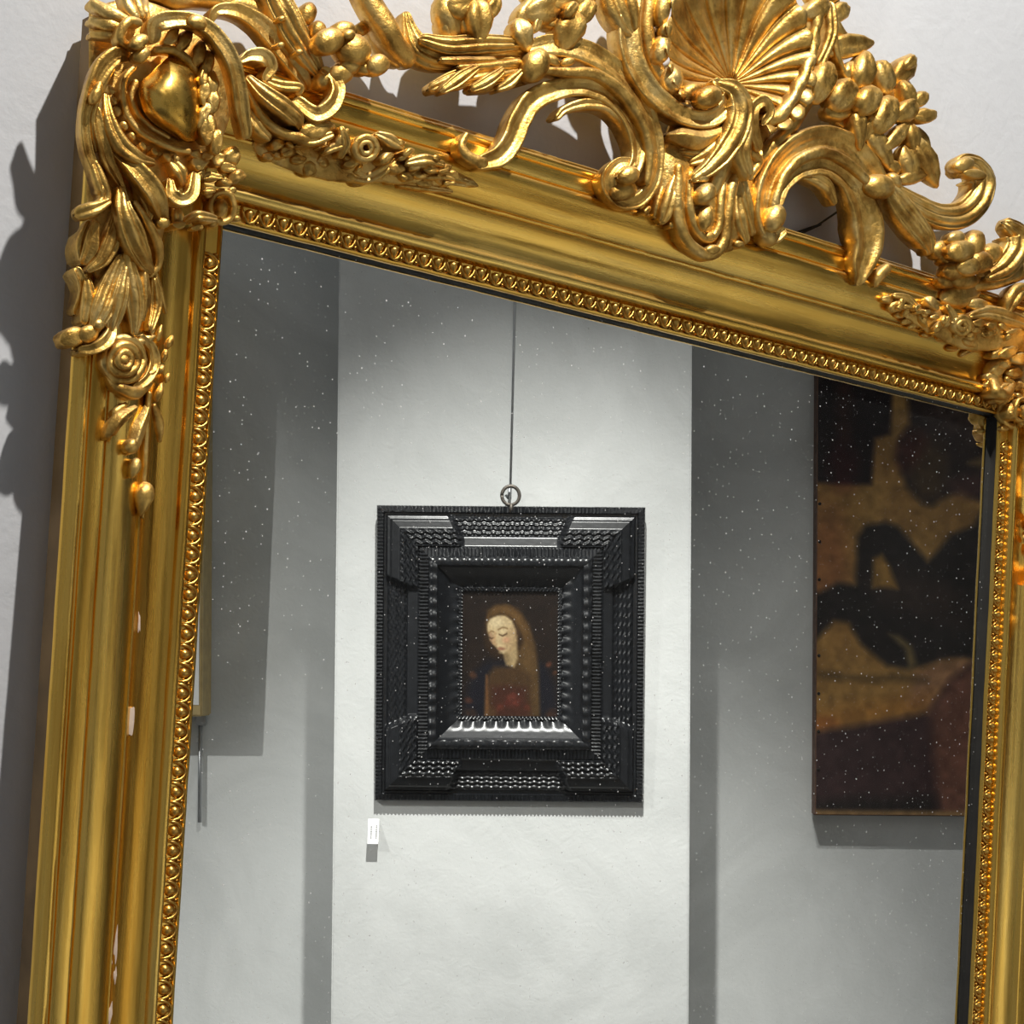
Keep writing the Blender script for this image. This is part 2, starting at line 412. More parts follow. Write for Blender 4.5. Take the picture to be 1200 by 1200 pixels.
def DOME(name, par, outline, n, h, cx=None, cy=None, power=2.4, mat=None, base=10, amp=0.0003):
    """swelling shape inside an outline of photo pixels: rim at n, crown h higher, sides going down"""
    cx = cx or sum(p[0] for p in outline) / len(outline); cy = cy or sum(p[1] for p in outline) / len(outline)
    o = [Vector((p[0], p[1], 0)) for p in outline]; o.append(o[0])
    ring = [crom(o, i / 5) for i in range(5 * (len(o) - 1))]
    q = len(ring); vs = []; R = [1.0, 0.97, 0.9, 0.8, 0.66, 0.5, 0.33, 0.16]
    for p in ring: vs.append(at(p.x, p.y, n - base))
    for r in R:
        hh = n + h * (1 - r ** power)
        for i_, p in enumerate(ring):
            e_ = (1 - r) ** 1.0; rx_ = sum((q_.x - cx) ** 2 for q_ in ring) / q; ry_ = sum((q_.y - cy) ** 2 for q_ in ring) / q
            a_ = math.atan2((p.y - cy) / ry_ ** .5, (p.x - cx) / rx_ ** .5)
            X_ = (p.x - cx) * (1 - e_) + (2 * rx_) ** .5 * math.cos(a_) * e_; Y_ = (p.y - cy) * (1 - e_) + (2 * ry_) ** .5 * math.sin(a_) * e_
            vs.append(wob(at(cx + X_ * r, cy + Y_ * r, hh), amp, 60))
    vs.append(at(cx, cy, n + h))
    fs = []
    for i in range(len(R)):
        for j in range(q):
            fs.append([i * q + j, i * q + (j + 1) % q, (i + 1) * q + (j + 1) % q, (i + 1) * q + j])
    l = len(R) * q
    for j in range(q): fs.append([l + j, l + (j + 1) % q, len(vs) - 1])
    bm = bmesh.new(); bv = [bm.verts.new(v) for v in place(vs)]
    for f in fs: bm.faces.new([bv[i] for i in f])
    bmesh.ops.recalc_face_normals(bm, faces=bm.faces); bm.normal_update()
    if sum((f.normal.z for f in bm.faces)) < 0: bmesh.ops.reverse_faces(bm, faces=bm.faces)
    bm.verts.index_update()
    fs = [[v.index for v in f.verts] for f in bm.faces]; vv = [v.co.copy() for v in bm.verts]; bm.free()
    return mesh_obj(name, vv, fs, mat or M_ORN, par)

# ---------------------------------------------------------------- the room
gap = MW @ Vector((0.3, 0.10, -0.0125))
YA = gap.y
TP = 0.45                                        # depth of the recess beside the pilaster
_p = BW @ Vector((0, 0, -TP)); _d = BW.to_3x3() @ Vector((1, 0, 0))
XC = (YA - _p.y) / _d.y                          # wall-local x where the two walls meet
XCORN = (BW @ Vector((XC, 0, -TP))).x
wallA = tag(box('wall_back', -2.6, XCORN, YA, YA + 0.12, 0, 3.9, M_WALL), 'white plaster wall behind the gilt mirror', kind='structure')
wallB = tag(box('wall_opposite', XC, 2.4, FLOOR_Y, FLOOR_Y + 3.9, -TP - 0.12, -TP, M_WALLB), 'grey-white plaster wall seen in the mirror', kind='structure')
wallB.matrix_world = BW
pl, pr = vb(808, 1000).x, vb(391, 900).x
pil = tag(box('wall_pilaster', pl, pr, FLOOR_Y, FLOOR_Y + 3.9, -TP, 0, M_WALLB, bev=0.003), 'broad white pilaster standing out from the wall seen in the mirror', kind='structure')
pil.matrix_world = BW
tag(box('floor', -2.6, XCORN + 0.6, YA - 5.0, YA + 0.12, -0.1, 0, M_FLOOR), 'grey gallery floor', kind='structure')
tag(box('ceiling', -2.6, XCORN + 0.6, YA - 5.0, YA + 0.12, 3.9, 4.0, M_CEIL), 'pale gallery ceiling', kind='structure')

# ---------------------------------------------------------------- the gilt mirror
mirror = empty('gilt_mirror', mw=MW)
tag(mirror, 'large gilt carved mirror with shell crest leaning on the white wall', 'mirror')
PROF = [(2.4, -6.4), (2.4, 0.2), (0, 0.4), (0, 2.4), (0.8, 3.3), (1.8, 3.6), (2.6, 3.0), (3.0, 2.0), (7.5, 2.6), (12.8, 3.2), (13.2, 2.0), (13.8, 3.0), (14.0, 7.0),
        (15.0, 9.0), (17.0, 10.3), (19.5, 10.2), (21.4, 8.8), (22.2, 6.8), (23.0, 6.0), (27, 5.2), (32, 5.0), (37, 5.8), (42, 7.6), (46, 9.8),
        (49.5, 12.4), (50.4, 14.0), (51.6, 14.4), (52.4, 13.4), (53.2, 14.6), (54.6, 15.6), (58, 17.8), (62, 19.6), (67, 21.2), (72, 22.2),
        (76, 22.4), (78.4, 21.6), (79.4, 20.2), (79.8, 18.8), (80.6, 18.6), (81.2, 20.0), (84, 20.6), (90, 20.4), (91.4, 20.0), (91.8, 18.4), (92.6, 18.0),
        (93.4, 19.4), (95.4, 20.2), (97.5, 19.8), (98.8, 18.4), (99.4, 17.6), (101, 17.2),
        (102, 16.2), (102.6, 14.0), (103.0, -1.0), (102.2, -2.0), (95.0, -2.4), (94.0, -11.6), (4, -11.6), (4, -6.4)]
def surf(p):
    """height of the bare rail (mm) under a point of the frame"""
    d = max(-p.x, p.x - GW, p.y, -GH - p.y) * 1000
    for (a, ha), (b, hb) in zip(PROF[3:], PROF[4:]):
        if a <= d <= b: return ha + (hb - ha) * (d - a) / max(1e-6, b - a)
    return 0.0
def on_rail(k, lo, hi):
    def f(x, y, n):
        h = 18.0
        for _ in range(4): h = surf(at(x, y, h))
        return h + min(hi, max(lo, (n - 20) * k))
    return f
def rail(side):
    seg = 90
    vs, fs = [], []; q = len(PROF)
    for i in range(seg + 1):
        t = i / seg
        for d, n in PROF:
            d *= 0.001; n *= 0.001
            if side == 'top': p = Vector((-d + t * (GW + 2 * d), d, n))
            elif side == 'bottom': p = Vector((GW + d - t * (GW + 2 * d), -GH - d, n))
            elif side == 'left': p = Vector((-d, -GH - d + t * (GH + 2 * d), n))
            else: p = Vector((GW + d, d - t * (GH + 2 * d), n))
            if n > 0: p = p + Vector((0, 0, 0.0005)) * noise.noise(p * 22) + 0.00025 * noise.noise_vector(p * 120)
            vs.append(p)
    for i in range(seg):
        for j in range(q):
            j2 = (j + 1) % q
            fs.append([i * q + j, (i + 1) * q + j, (i + 1) * q + j2, i * q + j2])
    fs.append(list(range(q))); fs.append([seg * q + j for j in range(q)][::-1])
    o = mesh_obj('moulded_rail', vs, fs, M_RAILV if side in ('left', 'right') else M_RAILH, mirror, sharp=38)
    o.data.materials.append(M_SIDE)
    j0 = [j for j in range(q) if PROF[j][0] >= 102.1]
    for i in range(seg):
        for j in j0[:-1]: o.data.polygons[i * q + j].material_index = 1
    return o
for s in ('left', 'top', 'right', 'bottom'): rail(s)
# dark rabbet strips behind the lip, the glass and the board
e = 0.012
glass = box('mirror_glass', -e, GW + e, -GH - e, e, -0.0098, GLASS_N, M_MIRROR, mirror)
tag(glass, 'dusty old mirror plate reflecting the opposite wall')
box('backing_board', -0.012, GW + 0.012, -GH - 0.012, 0.012, -0.0114, -0.0099, M_BOARD, mirror)
for a, b_, c, d in ((-0.004, -0.0006, -GH, 0), (GW + 0.0006, GW + 0.004, -GH, 0)):
    box('rabbet_strip', a, b_, c, d, -0.006, 0.0003, M_DARK, mirror)
for c, d in ((0.0006, 0.004), (-GH - 0.004, -GH - 0.0006)):
    box('rabbet_strip', 0, GW, c, d, -0.006, 0.0003, M_DARK, mirror)
# egg-shaped beads along the sight edge
def bead_mesh():
    geos = []
    q = 16; out = []
    for j in range(q):
        a = 2 * math.pi * j / q
        x = 3.9 * math.sin(a); y = math.cos(a)
        y = 8.9 + (3.6 * y if y > 0 else 6.0 * y)
        if y < 8.9: x *= 1 - 0.35 * ((8.9 - y) / 6.0)
        out.append((x, y))
    vs, fs = [], []
    R = [1.0, 0.9, 0.7, 0.42]
    for r in R:
        for x, y in out: vs.append(Vector((x * r, 9.2 + (y - 9.2) * r, 2.0 + 4.4 * math.sqrt(max(0, 1 - r * r)))) * 0.001)
    vs.append(Vector((0, 9.2, 6.9)) * 0.001)
    for i in range(3):
        for j in range(q): fs.append([i * q + j, (i + 1) * q + j, (i + 1) * q + (j + 1) % q, i * q + (j + 1) % q])
    for j in range(q): fs.append([3 * q + j, 4 * q, 3 * q + (j + 1) % q])
    geos.append((vs, fs))
    u = [Vector(p) * 0.001 for p in ((-6.0, 12.6, 3.2), (-5.7, 9.5, 4.4), (-4.6, 6.4, 4.6), (-2.6, 4.0, 4.3), (0, 2.9, 3.8), (2.6, 4.0, 4.3), (4.6, 6.4, 4.6), (5.7, 9.5, 4.4), (6.0, 12.6, 3.2))]
    geos.append(tube_geo(u, 0.001, 6))
    g = []; f = []
    for i in range(5):
        la = math.pi / 2 * i / 4
        for j in range(8):
            lo = 2 * math.pi * j / 8
            g.append(Vector((6.25 + 1.5 * math.cos(la) * math.cos(lo), 4.4 + 1.5 * math.cos(la) * math.sin(lo), 2.4 + 2.3 * math.sin(la))) * 0.001)
    for i in range(4):
        for j in range(8): f.append([i * 8 + j, i * 8 + (j + 1) % 8, (i + 1) * 8 + (j + 1) % 8, (i + 1) * 8 + j])
    geos.append((g, f))
    vs, fs = merge(*geos)
    return vs, fs
_bv, _bf = bead_mesh()
bead0 = mesh_obj('egg_bead', _bv, _bf, M_BEAD, mirror)
PITCH = 0.0125
rng = random.Random(4)
spots = [((0.0306 + (i - 1) * PITCH, 0, 0), 0.0) for i in range(62)]
spots += [((0, -0.0289 - j * PITCH + 0.0125 * 0, 0), math.pi / 2) for j in range(58)]
spots += [((GW, -0.0289 - j * PITCH, 0), -math.pi / 2) for j in range(66)]
for i, (loc, rz) in enumerate(spots):
    o = bead0 if i == 0 else bead0.copy()
    if i: COL.objects.link(o)
    o.parent = mirror
    o.location = Vector(loc) + Vector((rng.uniform(-.0003, .0003), rng.uniform(-.0002, .0002), rng.uniform(-.0003, .0002)))
    o.rotation_euler = (0, 0, rz + rng.uniform(-0.03, 0.03))
# losses in the gilding of the left rail, where the gesso shows
def chip(x, y, w, h, ang, d_n):
    P = []
    for k in range(9):
        a = 2 * math.pi * k / 9; r = 1 + 0.28 * math.sin(k * 2.4 + x)
        P.append((x + w * r * math.cos(a) * math.cos(ang) - h * r * math.sin(a) * math.sin(ang), y + w * r * math.cos(a) * math.sin(ang) + h * r * math.sin(a) * math.cos(ang)))
    DOME('gesso_loss', mirror, P, d_n, 0.35, mat=M_GESSO, base=1.2, amp=0)

# ---------------------------------------------------------------- carving of the corners
def pearl(par, x, y, n, rx, ry):
    B('pearl', par, x, y, n, ry, rx, 90, rz=6, amp=0)
    S('pearl_ring', par, [(x + (rx + 6) * math.cos(a), y + (ry + 7) * math.sin(a), n - 3, 4) for a in [k * math.pi / 4 for k in range(8)]], closed=True)
    for k in range(4):
        a = k * math.pi / 2 + 0.6
        B('pearl_ring', par, x + (rx + 12) * math.cos(a), y + (ry + 13) * math.sin(a), n - 3, 5, 4)
def corner():
    rail_lift = on_rail(0.75, 4.5, 16)
    def lift(x, y, n):
        if y > 330: return rail_lift(x, y, n + 2)
        up = 22 + (n - 22) * 1.3
        f = max(0.0, min(1.0, (330 - y) / 90.0))
        return up * f + rail_lift(x, y, n + 4) * (1 - f)
    LIFT[0] = lift
    BASE[0] = lambda c: max(0.012, surf(c) * 0.001 - 0.004) if c.z < 0.034 else max(0.020, c.z - 0.009)
    c = empty('corner_carving', mirror); c['label'] = 'carved corner with heart boss, acanthus leaves and a rose'
    # fanned fingers of the palmette
    for pts in ([(150, 24, 46, 7), (132, 14, 45, 8), (110, 2, 40, 6)], [(145, 32, 45, 6), (128, 27, 44, 7), (108, 21, 38, 5)],
                [(140, 42, 43, 5), (125, 39, 42, 6), (108, 38, 36, 5)], [(160, 18, 46, 5), (152, 5, 45, 7), (145, -12, 41, 5)],
                [(167, 16, 44, 4), (163, 4, 43, 6), (160, -10, 39, 5)], [(173, 20, 42, 4), (172, 10, 42, 5), (172, 0, 37, 4)]):
        S('palmette_finger', c, pts)
    S('scroll', c, [(165, 26, 48, 5), (153, 24, 50, 6), (144, 34, 50, 6), (144, 46, 49, 6), (152, 53, 47, 5)])
    B('berry', c, 165, 48, 54, 12, 9, 35); B('berry', c, 168, 63, 52, 11, 9, 35)
    # backing mass under the whole corner
    DOME('carved_ground', c, [(104, 12), (150, -2), (200, 12), (240, 34), (264, 70), (270, 130), (252, 180), (228, 222), (200, 246), (184, 300), (160, 330), (118, 330), (104, 300), (102, 200), (104, 120)], 26, 6, base=26, power=5)
    # C scrolls either side of the boss
    S('scroll', c, [(150, 64, 46, 8), (138, 64, 48, 11), (124, 76, 48, 12), (114, 95, 47, 10), (105, 118, 45, 7), (101, 142, 43, 6), (103, 168, 41, 6), (111, 192, 39, 6), (122, 214, 37, 6)], 'fold')
    S('scroll', c, [(132, 80, 44, 4), (121, 100, 44, 5), (112, 126, 43, 4), (110, 150, 41, 4), (114, 174, 39, 4)], 'round')
    S('scroll', c, [(181, 42, 45, 9), (184, 28, 47, 11), (200, 22, 49, 11), (222, 22, 50, 9), (246, 32, 50, 9), (264, 52, 50, 9), (276, 76, 49, 9), (282, 102, 47, 9), (286, 130, 44, 9), (290, 156, 40, 7)], 'channel')
    B('leaf', c, 233, 25, 52, 12, 8, -20)
    # the heart boss and its rim
    hp = [(198, 66), (214, 70), (228, 82), (236, 104), (239, 130), (237, 152), (229, 165), (216, 166), (200, 157), (182, 146), (169, 132), (163, 112), (165, 96), (175, 87), (186, 76)]
    DOME('heart_boss', c, hp, 42, 14, cx=203, cy=117, power=2.8, mat=M_RAIL, base=18, amp=0)
    S('boss_rim', c, [(158, 78, 36, 4), (148, 90, 37, 4), (145, 110, 37, 4), (150, 134, 37, 4), (165, 154, 37, 4), (186, 166, 37, 4), (206, 174, 37, 4), (222, 177, 36, 4)])
    S('boss_rim', c, [(184, 58, 40, 5), (204, 58, 41, 5), (222, 70, 41, 5), (233, 86, 39, 4)], 'round')
    S('boss_rim', c, [(160, 96, 33, 4), (156, 112, 33, 4), (162, 132, 33, 4), (178, 148, 33, 4), (198, 160, 33, 4)])
    for x, y, r in ((203, 42, 7), (218, 47, 9), (236, 60, 10), (246, 72, 9), (240, 86, 8), (251, 96, 9), (241, 108, 8), (252, 118, 10), (242, 132, 8), (246, 150, 12), (238, 138, 6), (256, 165, 9)):
        B('ruffle', c, x, y, 43, (r + 3) * 1.25, r, 20 + x, k=2, amp=0.0018, cr_=0.4)
    for x, y in ((131, 104), (134, 118), (138, 130), (147, 147), (156, 159), (168, 171), (182, 178), (196, 184), (208, 186)):
        B('ruffle', c, x, y, 36, 6, 4, 120, amp=0.001)
    B('leaf', c, 115, 108, 49, 14, 7, 70, tip=0.4)
    # acanthus hanging down the rail
    for prof, k, pts in (
        ('channel', 3, [(113, 130, 42, 6), (120, 158, 42, 8), (128, 186, 40, 8), (138, 206, 37, 6), (146, 222, 34, 3)]),
        ('flute', 2, [(125, 112, 40, 5), (130, 140, 43, 8), (144, 168, 44, 10), (163, 184, 44, 9), (180, 190, 41, 5)]),
        ('flute', 2, [(110, 190, 38, 6), (118, 210, 39, 8), (124, 232, 38, 8), (112, 246, 40, 8)]),
        ('channel', 3, [(138, 180, 41, 5), (158, 194, 44, 10), (176, 214, 45, 12), (189, 236, 43, 11), (194, 258, 38, 7)]),
        ('flute', 3, [(143, 222, 38, 6), (149, 250, 42, 12), (160, 280, 43, 16), (172, 306, 40, 12), (180, 318, 36, 5)]),
        ('round', 3, [(160, 238, 38, 3), (176, 262, 40, 5), (187, 288, 40, 6), (186, 310, 37, 5), (178, 322, 34, 3)]),
        ('flute', 3, [(138, 248, 36, 5), (134, 276, 38, 11), (122, 302, 38, 10), (106, 315, 36, 5)]),
        ('flute', 4, [(142, 306, 36, 8), (132, 336, 40, 15), (122, 362, 40, 15), (112, 384, 36, 8)]),
        ('flute', 3, [(148, 316, 36, 6), (142, 348, 40, 11), (134, 376, 38, 10), (130, 392, 34, 4)]),
        ('channel', 2, [(92, 318, 32, 5), (100, 338, 34, 7), (92, 364, 32, 6)]),
        ('keel', 2, [(170, 322, 36, 7), (171, 348, 38, 9), (168, 374, 34, 3)]),
        ('round', 2, [(184, 322, 30, 3), (190, 344, 31, 3), (195, 366, 29, 2)]),
        ('round', 2, [(116, 200, 36, 7), (120, 222, 38, 7)]),
        ('flute', 2, [(128, 236, 40, 5), (112, 244, 42, 9), (96, 249, 40, 10)]),
        ('flute', 3, [(150, 300, 36, 6), (156, 330, 39, 12), (160, 362, 38, 12), (158, 388, 34, 5)]),
        ('flute', 3, [(182, 330, 32, 5), (184, 356, 34, 8), (178, 382, 32, 5)]),
        ('channel', 2, [(112, 262, 36, 5), (108, 288, 37, 9), (100, 306, 35, 6)]),
        ('flute', 2, [(104, 262, 34, 4), (98, 284, 35, 7), (96, 304, 33, 4)]),
        ('flute', 3, [(104, 330, 33, 5), (106, 352, 35, 9), (102, 374, 34, 7)]),
        ('flute', 2, [(200, 186, 34, 5), (212, 200, 37, 9), (216, 214, 36, 5)]),
        ('flute', 2, [(160, 200, 36, 4), (170, 226, 38, 7), (176, 250, 36, 6), (170, 264, 34, 3)]),
        ('round', 2, [(150, 186, 36, 4), (168, 208, 38, 5), (184, 226, 37, 5)]),
        ('flute', 2, [(206, 240, 30, 4), (210, 254, 33, 7), (204, 268, 30, 4)])):
        S('acanthus_leaf', c, pts, prof, k)
    S('acanthus_leaf', c, [(200, 212, 40, 5), (203, 226, 42, 8), (215, 234, 42, 8), (227, 226, 42, 8), (230, 206, 40, 6)], 'channel')
    S('acanthus_leaf', c, [(218, 260, 32, 4), (234, 252, 36, 7), (254, 256, 32, 4)], 'flute', 2)
    B('berry', c, 193, 260, 41, 8, 7); B('berry', c, 118, 380, 40, 7, 6)
    for x, y, rx, ry, a in ((246, 180, 9, 7, 30), (237, 190, 8, 12, 0), (232, 180, 6, 8, 0), (258, 186, 7, 12, 20), (270, 196, 8, 7, 0), (236, 205, 8, 6, 40), (250, 206, 9, 7, 0), (266, 212, 7, 6, 0), (248, 222, 6, 5, 0), (280, 205, 8, 10, 30), (274, 182, 10, 14, 10), (210, 262, 6, 5, 0), (232, 266, 5, 4, 0)):
        B('ruffle', c, x, y, 36, rx * 1.2, ry, a, k=2, amp=0.002, cr_=0.4)
    pearl(c, 262, 242, 24, 8, 11)
    # curled end and rose below
    B('scroll', c, 88, 394, 38, 16, 14, 20, k=4); B('scroll', c, 106, 390, 38, 12, 11, 0, k=3)
    S('scroll', c, [(96, 410, 34, 5), (112, 408, 38, 7), (127, 398, 39, 8), (132, 384, 37, 6), (122, 376, 34, 4)], 'channel')
    for r, n, w in ((25, 30, 5), (17, 34, 5), (9, 37, 4)):
        S('rose_petal', c, [(147 + r * 0.9 * math.cos(a), 421 + r * math.sin(a), n, w) for a in [k * math.pi / 5 for k in range(10)]], closed=True, amp=0.0008)
    B('rose_heart', c, 146, 421, 38, 6, 6)
    S('rose_petal', c, [(168, 396, 30, 4), (180, 408, 31, 6), (182, 426, 31, 7), (174, 444, 30, 6), (160, 454, 28, 5)], 'channel')
    S('rose_petal', c, [(128, 440, 28, 4), (142, 454, 30, 6), (160, 460, 30, 8), (176, 448, 28, 6)], 'round')
    for x, y, rx, ry, a, n in ((200, 401, 9, 6, 60, 27), (194, 416, 8, 5, 80, 26), (190, 432, 6, 5, 60, 25), (176, 396, 8, 6, 20, 29), (188, 390, 10, 5, 70, 28), (180, 384, 9, 4, 80, 28),
                              (197, 443, 6, 4, 70, 24), (188, 460, 12, 6, 70, 25), (166, 400, 6, 5, 0, 30), (178, 438, 8, 6, 30, 31)):
        B('leaf', c, x, y, n, rx, ry, a, k=2, tip=0.3)
    for prof, pts in (('keel', [(160, 478, 32, 4), (143, 490, 33, 8), (131, 508, 30, 6), (127, 515, 26, 2)]), ('keel', [(176, 474, 27, 4), (166, 500, 28, 9), (158, 522, 25, 8), (152, 530, 22, 3)]),
                      ('round', [(182, 476, 29, 3), (188, 496, 31, 6), (188, 516, 27, 3)]), ('round', [(176, 462, 28, 3), (173, 500, 26, 3), (170, 560, 24, 3), (168, 606, 22, 2)]),
                      ('round', [(148, 474, 25, 3), (138, 482, 26, 5), (134, 490, 23, 2)])):
        S('acanthus_leaf', c, pts, prof)
    B('bud', c, 160, 548, 31, 12, 8, -105, k=2, tip=0.3); B('bud', c, 156, 522, 32, 9, 8, -120)
    B('bud', c, 172, 583, 35, 20, 13, -100, k=2, tip=0.5)
    LIFT[0] = None; BASE[0] = None
    return c
corner()
MIRRORED[0] = True
corner()
MIRRORED[0] = False

# ---------------------------------------------------------------- garlands on the top rail
def ground_v(g): return [(x, y, w) for x, y, n, w in g]
def garland(rose, leaves, lobes, ground):
    LIFT[0] = on_rail(0.7, 3.0, 13); BASE[0] = lambda c: surf(c) * 0.001 - 0.002
    g = empty('garland_carving', mirror); g['label'] = 'small carved garland of leaves and a rose on the rail'
    S('carved_ground', g, ground, 'round', flat=0.3, depth=0.5, amp=0.0012)
    for x, y, n, r in rose:
        S('rose_petal', g, [(x + r * math.cos(a), y + r * math.sin(a), n, 4) for a in [k * math.pi / 4 for k in range(8)]], closed=True)
        S('rose_petal', g, [(x + .5 * r * math.cos(a), y + .5 * r * math.sin(a), n + 2, 3) for a in [k * math.pi / 3 for k in range(6)]], closed=True)
    for p in leaves: S('leaf', g, p, 'flute', 2)
    for x, y, n, rx, ry, a in lobes: B('leaf', g, x, y, n, rx * 1.15, ry * 1.2, a, k=2, tip=0.35, amp=0.001, cr_=0.3)
    rg = random.Random(len(lobes))
    for _ in range(34):
        t = rg.uniform(0.3, len(ground) - 1.4); p = crom([Vector(q) for q in ground_v(ground)], t); w = p.z
        B('leaf', g, p.x + rg.uniform(-6, 6), p.y + rg.uniform(-0.75, 0.75) * w, rg.uniform(29, 37), rg.uniform(4, 9), rg.uniform(3, 4.5), rg.uniform(-60, 80), k=2, tip=0.35, amp=0.0012, cr_=0.35)
    LIFT[0] = None; BASE[0] = None
garland([(430, 173, 40, 13)],
        [[(396, 192, 30, 4), (412, 204, 31, 6), (432, 208, 32, 7), (452, 198, 34, 7), (462, 188, 32, 4)], [(446, 158, 40, 5), (460, 164, 40, 8), (472, 172, 36, 4)],
         [(480, 190, 36, 5), (500, 186, 36, 7), (520, 192, 33, 4)], [(498, 206, 30, 5), (520, 204, 31, 7), (548, 212, 27, 3)], [(470, 216, 27, 3), (492, 218, 28, 5), (530, 224, 24, 2)],
         [(402, 152, 40, 4), (406, 168, 40, 7), (400, 182, 36, 5)], [(384, 176, 36, 5), (398, 170, 38, 6)], [(345, 160, 38, 4), (365, 165, 40, 6), (388, 158, 40, 5)]],
        [(403, 160, 40, 10, 6, 60), (415, 190, 36, 9, 6, 20), (455, 184, 40, 9, 7, 40), (467, 197, 36, 8, 6, 0), (478, 206, 34, 8, 6, -20), (490, 193, 36, 8, 7, 30), (508, 198, 34, 9, 6, -20), (523, 197, 32, 8, 6, 20),
         (536, 206, 30, 10, 6, -20), (550, 213, 26, 11, 5, -20), (500, 214, 29, 9, 5, 0), (462, 210, 30, 8, 5, 10), (480, 178, 38, 7, 5, 30), (470, 166, 38, 6, 5, 0), (447, 206, 30, 7, 5, 0), (512, 184, 36, 5, 4, 0),
         (375, 150, 42, 18, 12, 10), (366, 196, 34, 8, 10, 0), (352, 186, 32, 8, 6, 0), (340, 176, 34, 8, 8, 0), (328, 168, 34, 8, 7, 20), (318, 182, 30, 7, 6, 0), (382, 190, 32, 6, 6, 0), (393, 205, 28, 8, 4, -20), (420, 214, 27, 8, 4, -10)],
        [(310, 170, 24, 14), (350, 178, 25, 24), (400, 184, 25, 28), (450, 190, 25, 24), (500, 200, 24, 16), (550, 214, 22, 5)])
garland([(1129, 381, 34, 9)],
        [[(1050, 346, 30, 3), (1066, 350, 33, 5), (1076, 362, 32, 4)], [(1084, 384, 26, 3), (1098, 380, 28, 5), (1112, 378, 28, 3)], [(1128, 416, 22, 3), (1144, 408, 25, 4), (1166, 402, 24, 3)],
         [(1140, 370, 32, 4), (1160, 366, 34, 9), (1185, 372, 34, 10), (1206, 380, 32, 9)], [(1112, 360, 32, 3), (1120, 372, 34, 5), (1116, 386, 30, 3)]],
        [(1043, 350, 28, 6, 5, 0), (1055, 356, 30, 10, 8, 50), (1058, 368, 26, 6, 5, 0), (1068, 374, 26, 8, 5, 30), (1075, 378, 26, 9, 5, 40), (1096, 355, 34, 9, 6, -50), (1086, 366, 28, 5, 5, 0), (1114, 374, 31, 9, 5, 70), (1100, 388, 25, 7, 4, 0),
         (1108, 396, 22, 7, 4, 0), (1125, 400, 26, 9, 6, -30), (1142, 392, 31, 8, 9, 0), (1150, 378, 33, 7, 6, 0), (1133, 344, 36, 20, 16, 10), (1150, 356, 34, 10, 8, 0), (1162, 390, 30, 9, 5, 10), (1176, 396, 28, 9, 5, 0), (1118, 408, 22, 6, 4, 0), (1088, 392, 22, 5, 3, 0)],
        [(1042, 350, 22, 5), (1070, 364, 24, 12), (1100, 376, 25, 18), (1135, 386, 25, 24), (1170, 384, 25, 26), (1205, 388, 24, 24)])

g = empty('inner_corner_carving', mirror)
LIFT[0] = on_rail(0.8, 4, 14); BASE[0] = lambda c: surf(c) * 0.001 - 0.002
for x, y, n, rx, ry, a in ((1174, 430, 34, 14, 11, 60), (1168, 440, 34, 10, 8, 20), (1170, 448, 34, 10, 9, 0), (1180, 456, 36, 12, 8, 30), (1192, 437, 36, 9, 8, 0), (1182, 424, 34, 9, 8, 50), (1162, 452, 30, 7, 6, 0), (1196, 452, 34, 9, 7, 0), (1176, 468, 32, 9, 6, 0), (1186, 412, 34, 12, 8, 20), (1200, 420, 34, 12, 9, 0), (1172, 414, 32, 8, 6, 40)):
    B('ruffle', g, x, y, n, rx, ry, a, k=2, amp=0.0018, cr_=0.35)
S('scroll', g, [(1166, 446, 36, 4), (1172, 458, 38, 6), (1182, 462, 38, 6), (1188, 452, 37, 5), (1182, 444, 35, 4)], 'round')
pearl(g, 1190, 482, 30, 8, 11)
LIFT[0] = None; BASE[0] = None

# ---------------------------------------------------------------- pierced crest
cr = empty('crest_carving', mirror); LIFT[0] = lambda x, y, n: n - 5
BASE[0] = lambda c: max(0.004, c.z - 0.012)
cr['label'] = 'pierced crest with a fluted shell, scrolls, branches and flowers'
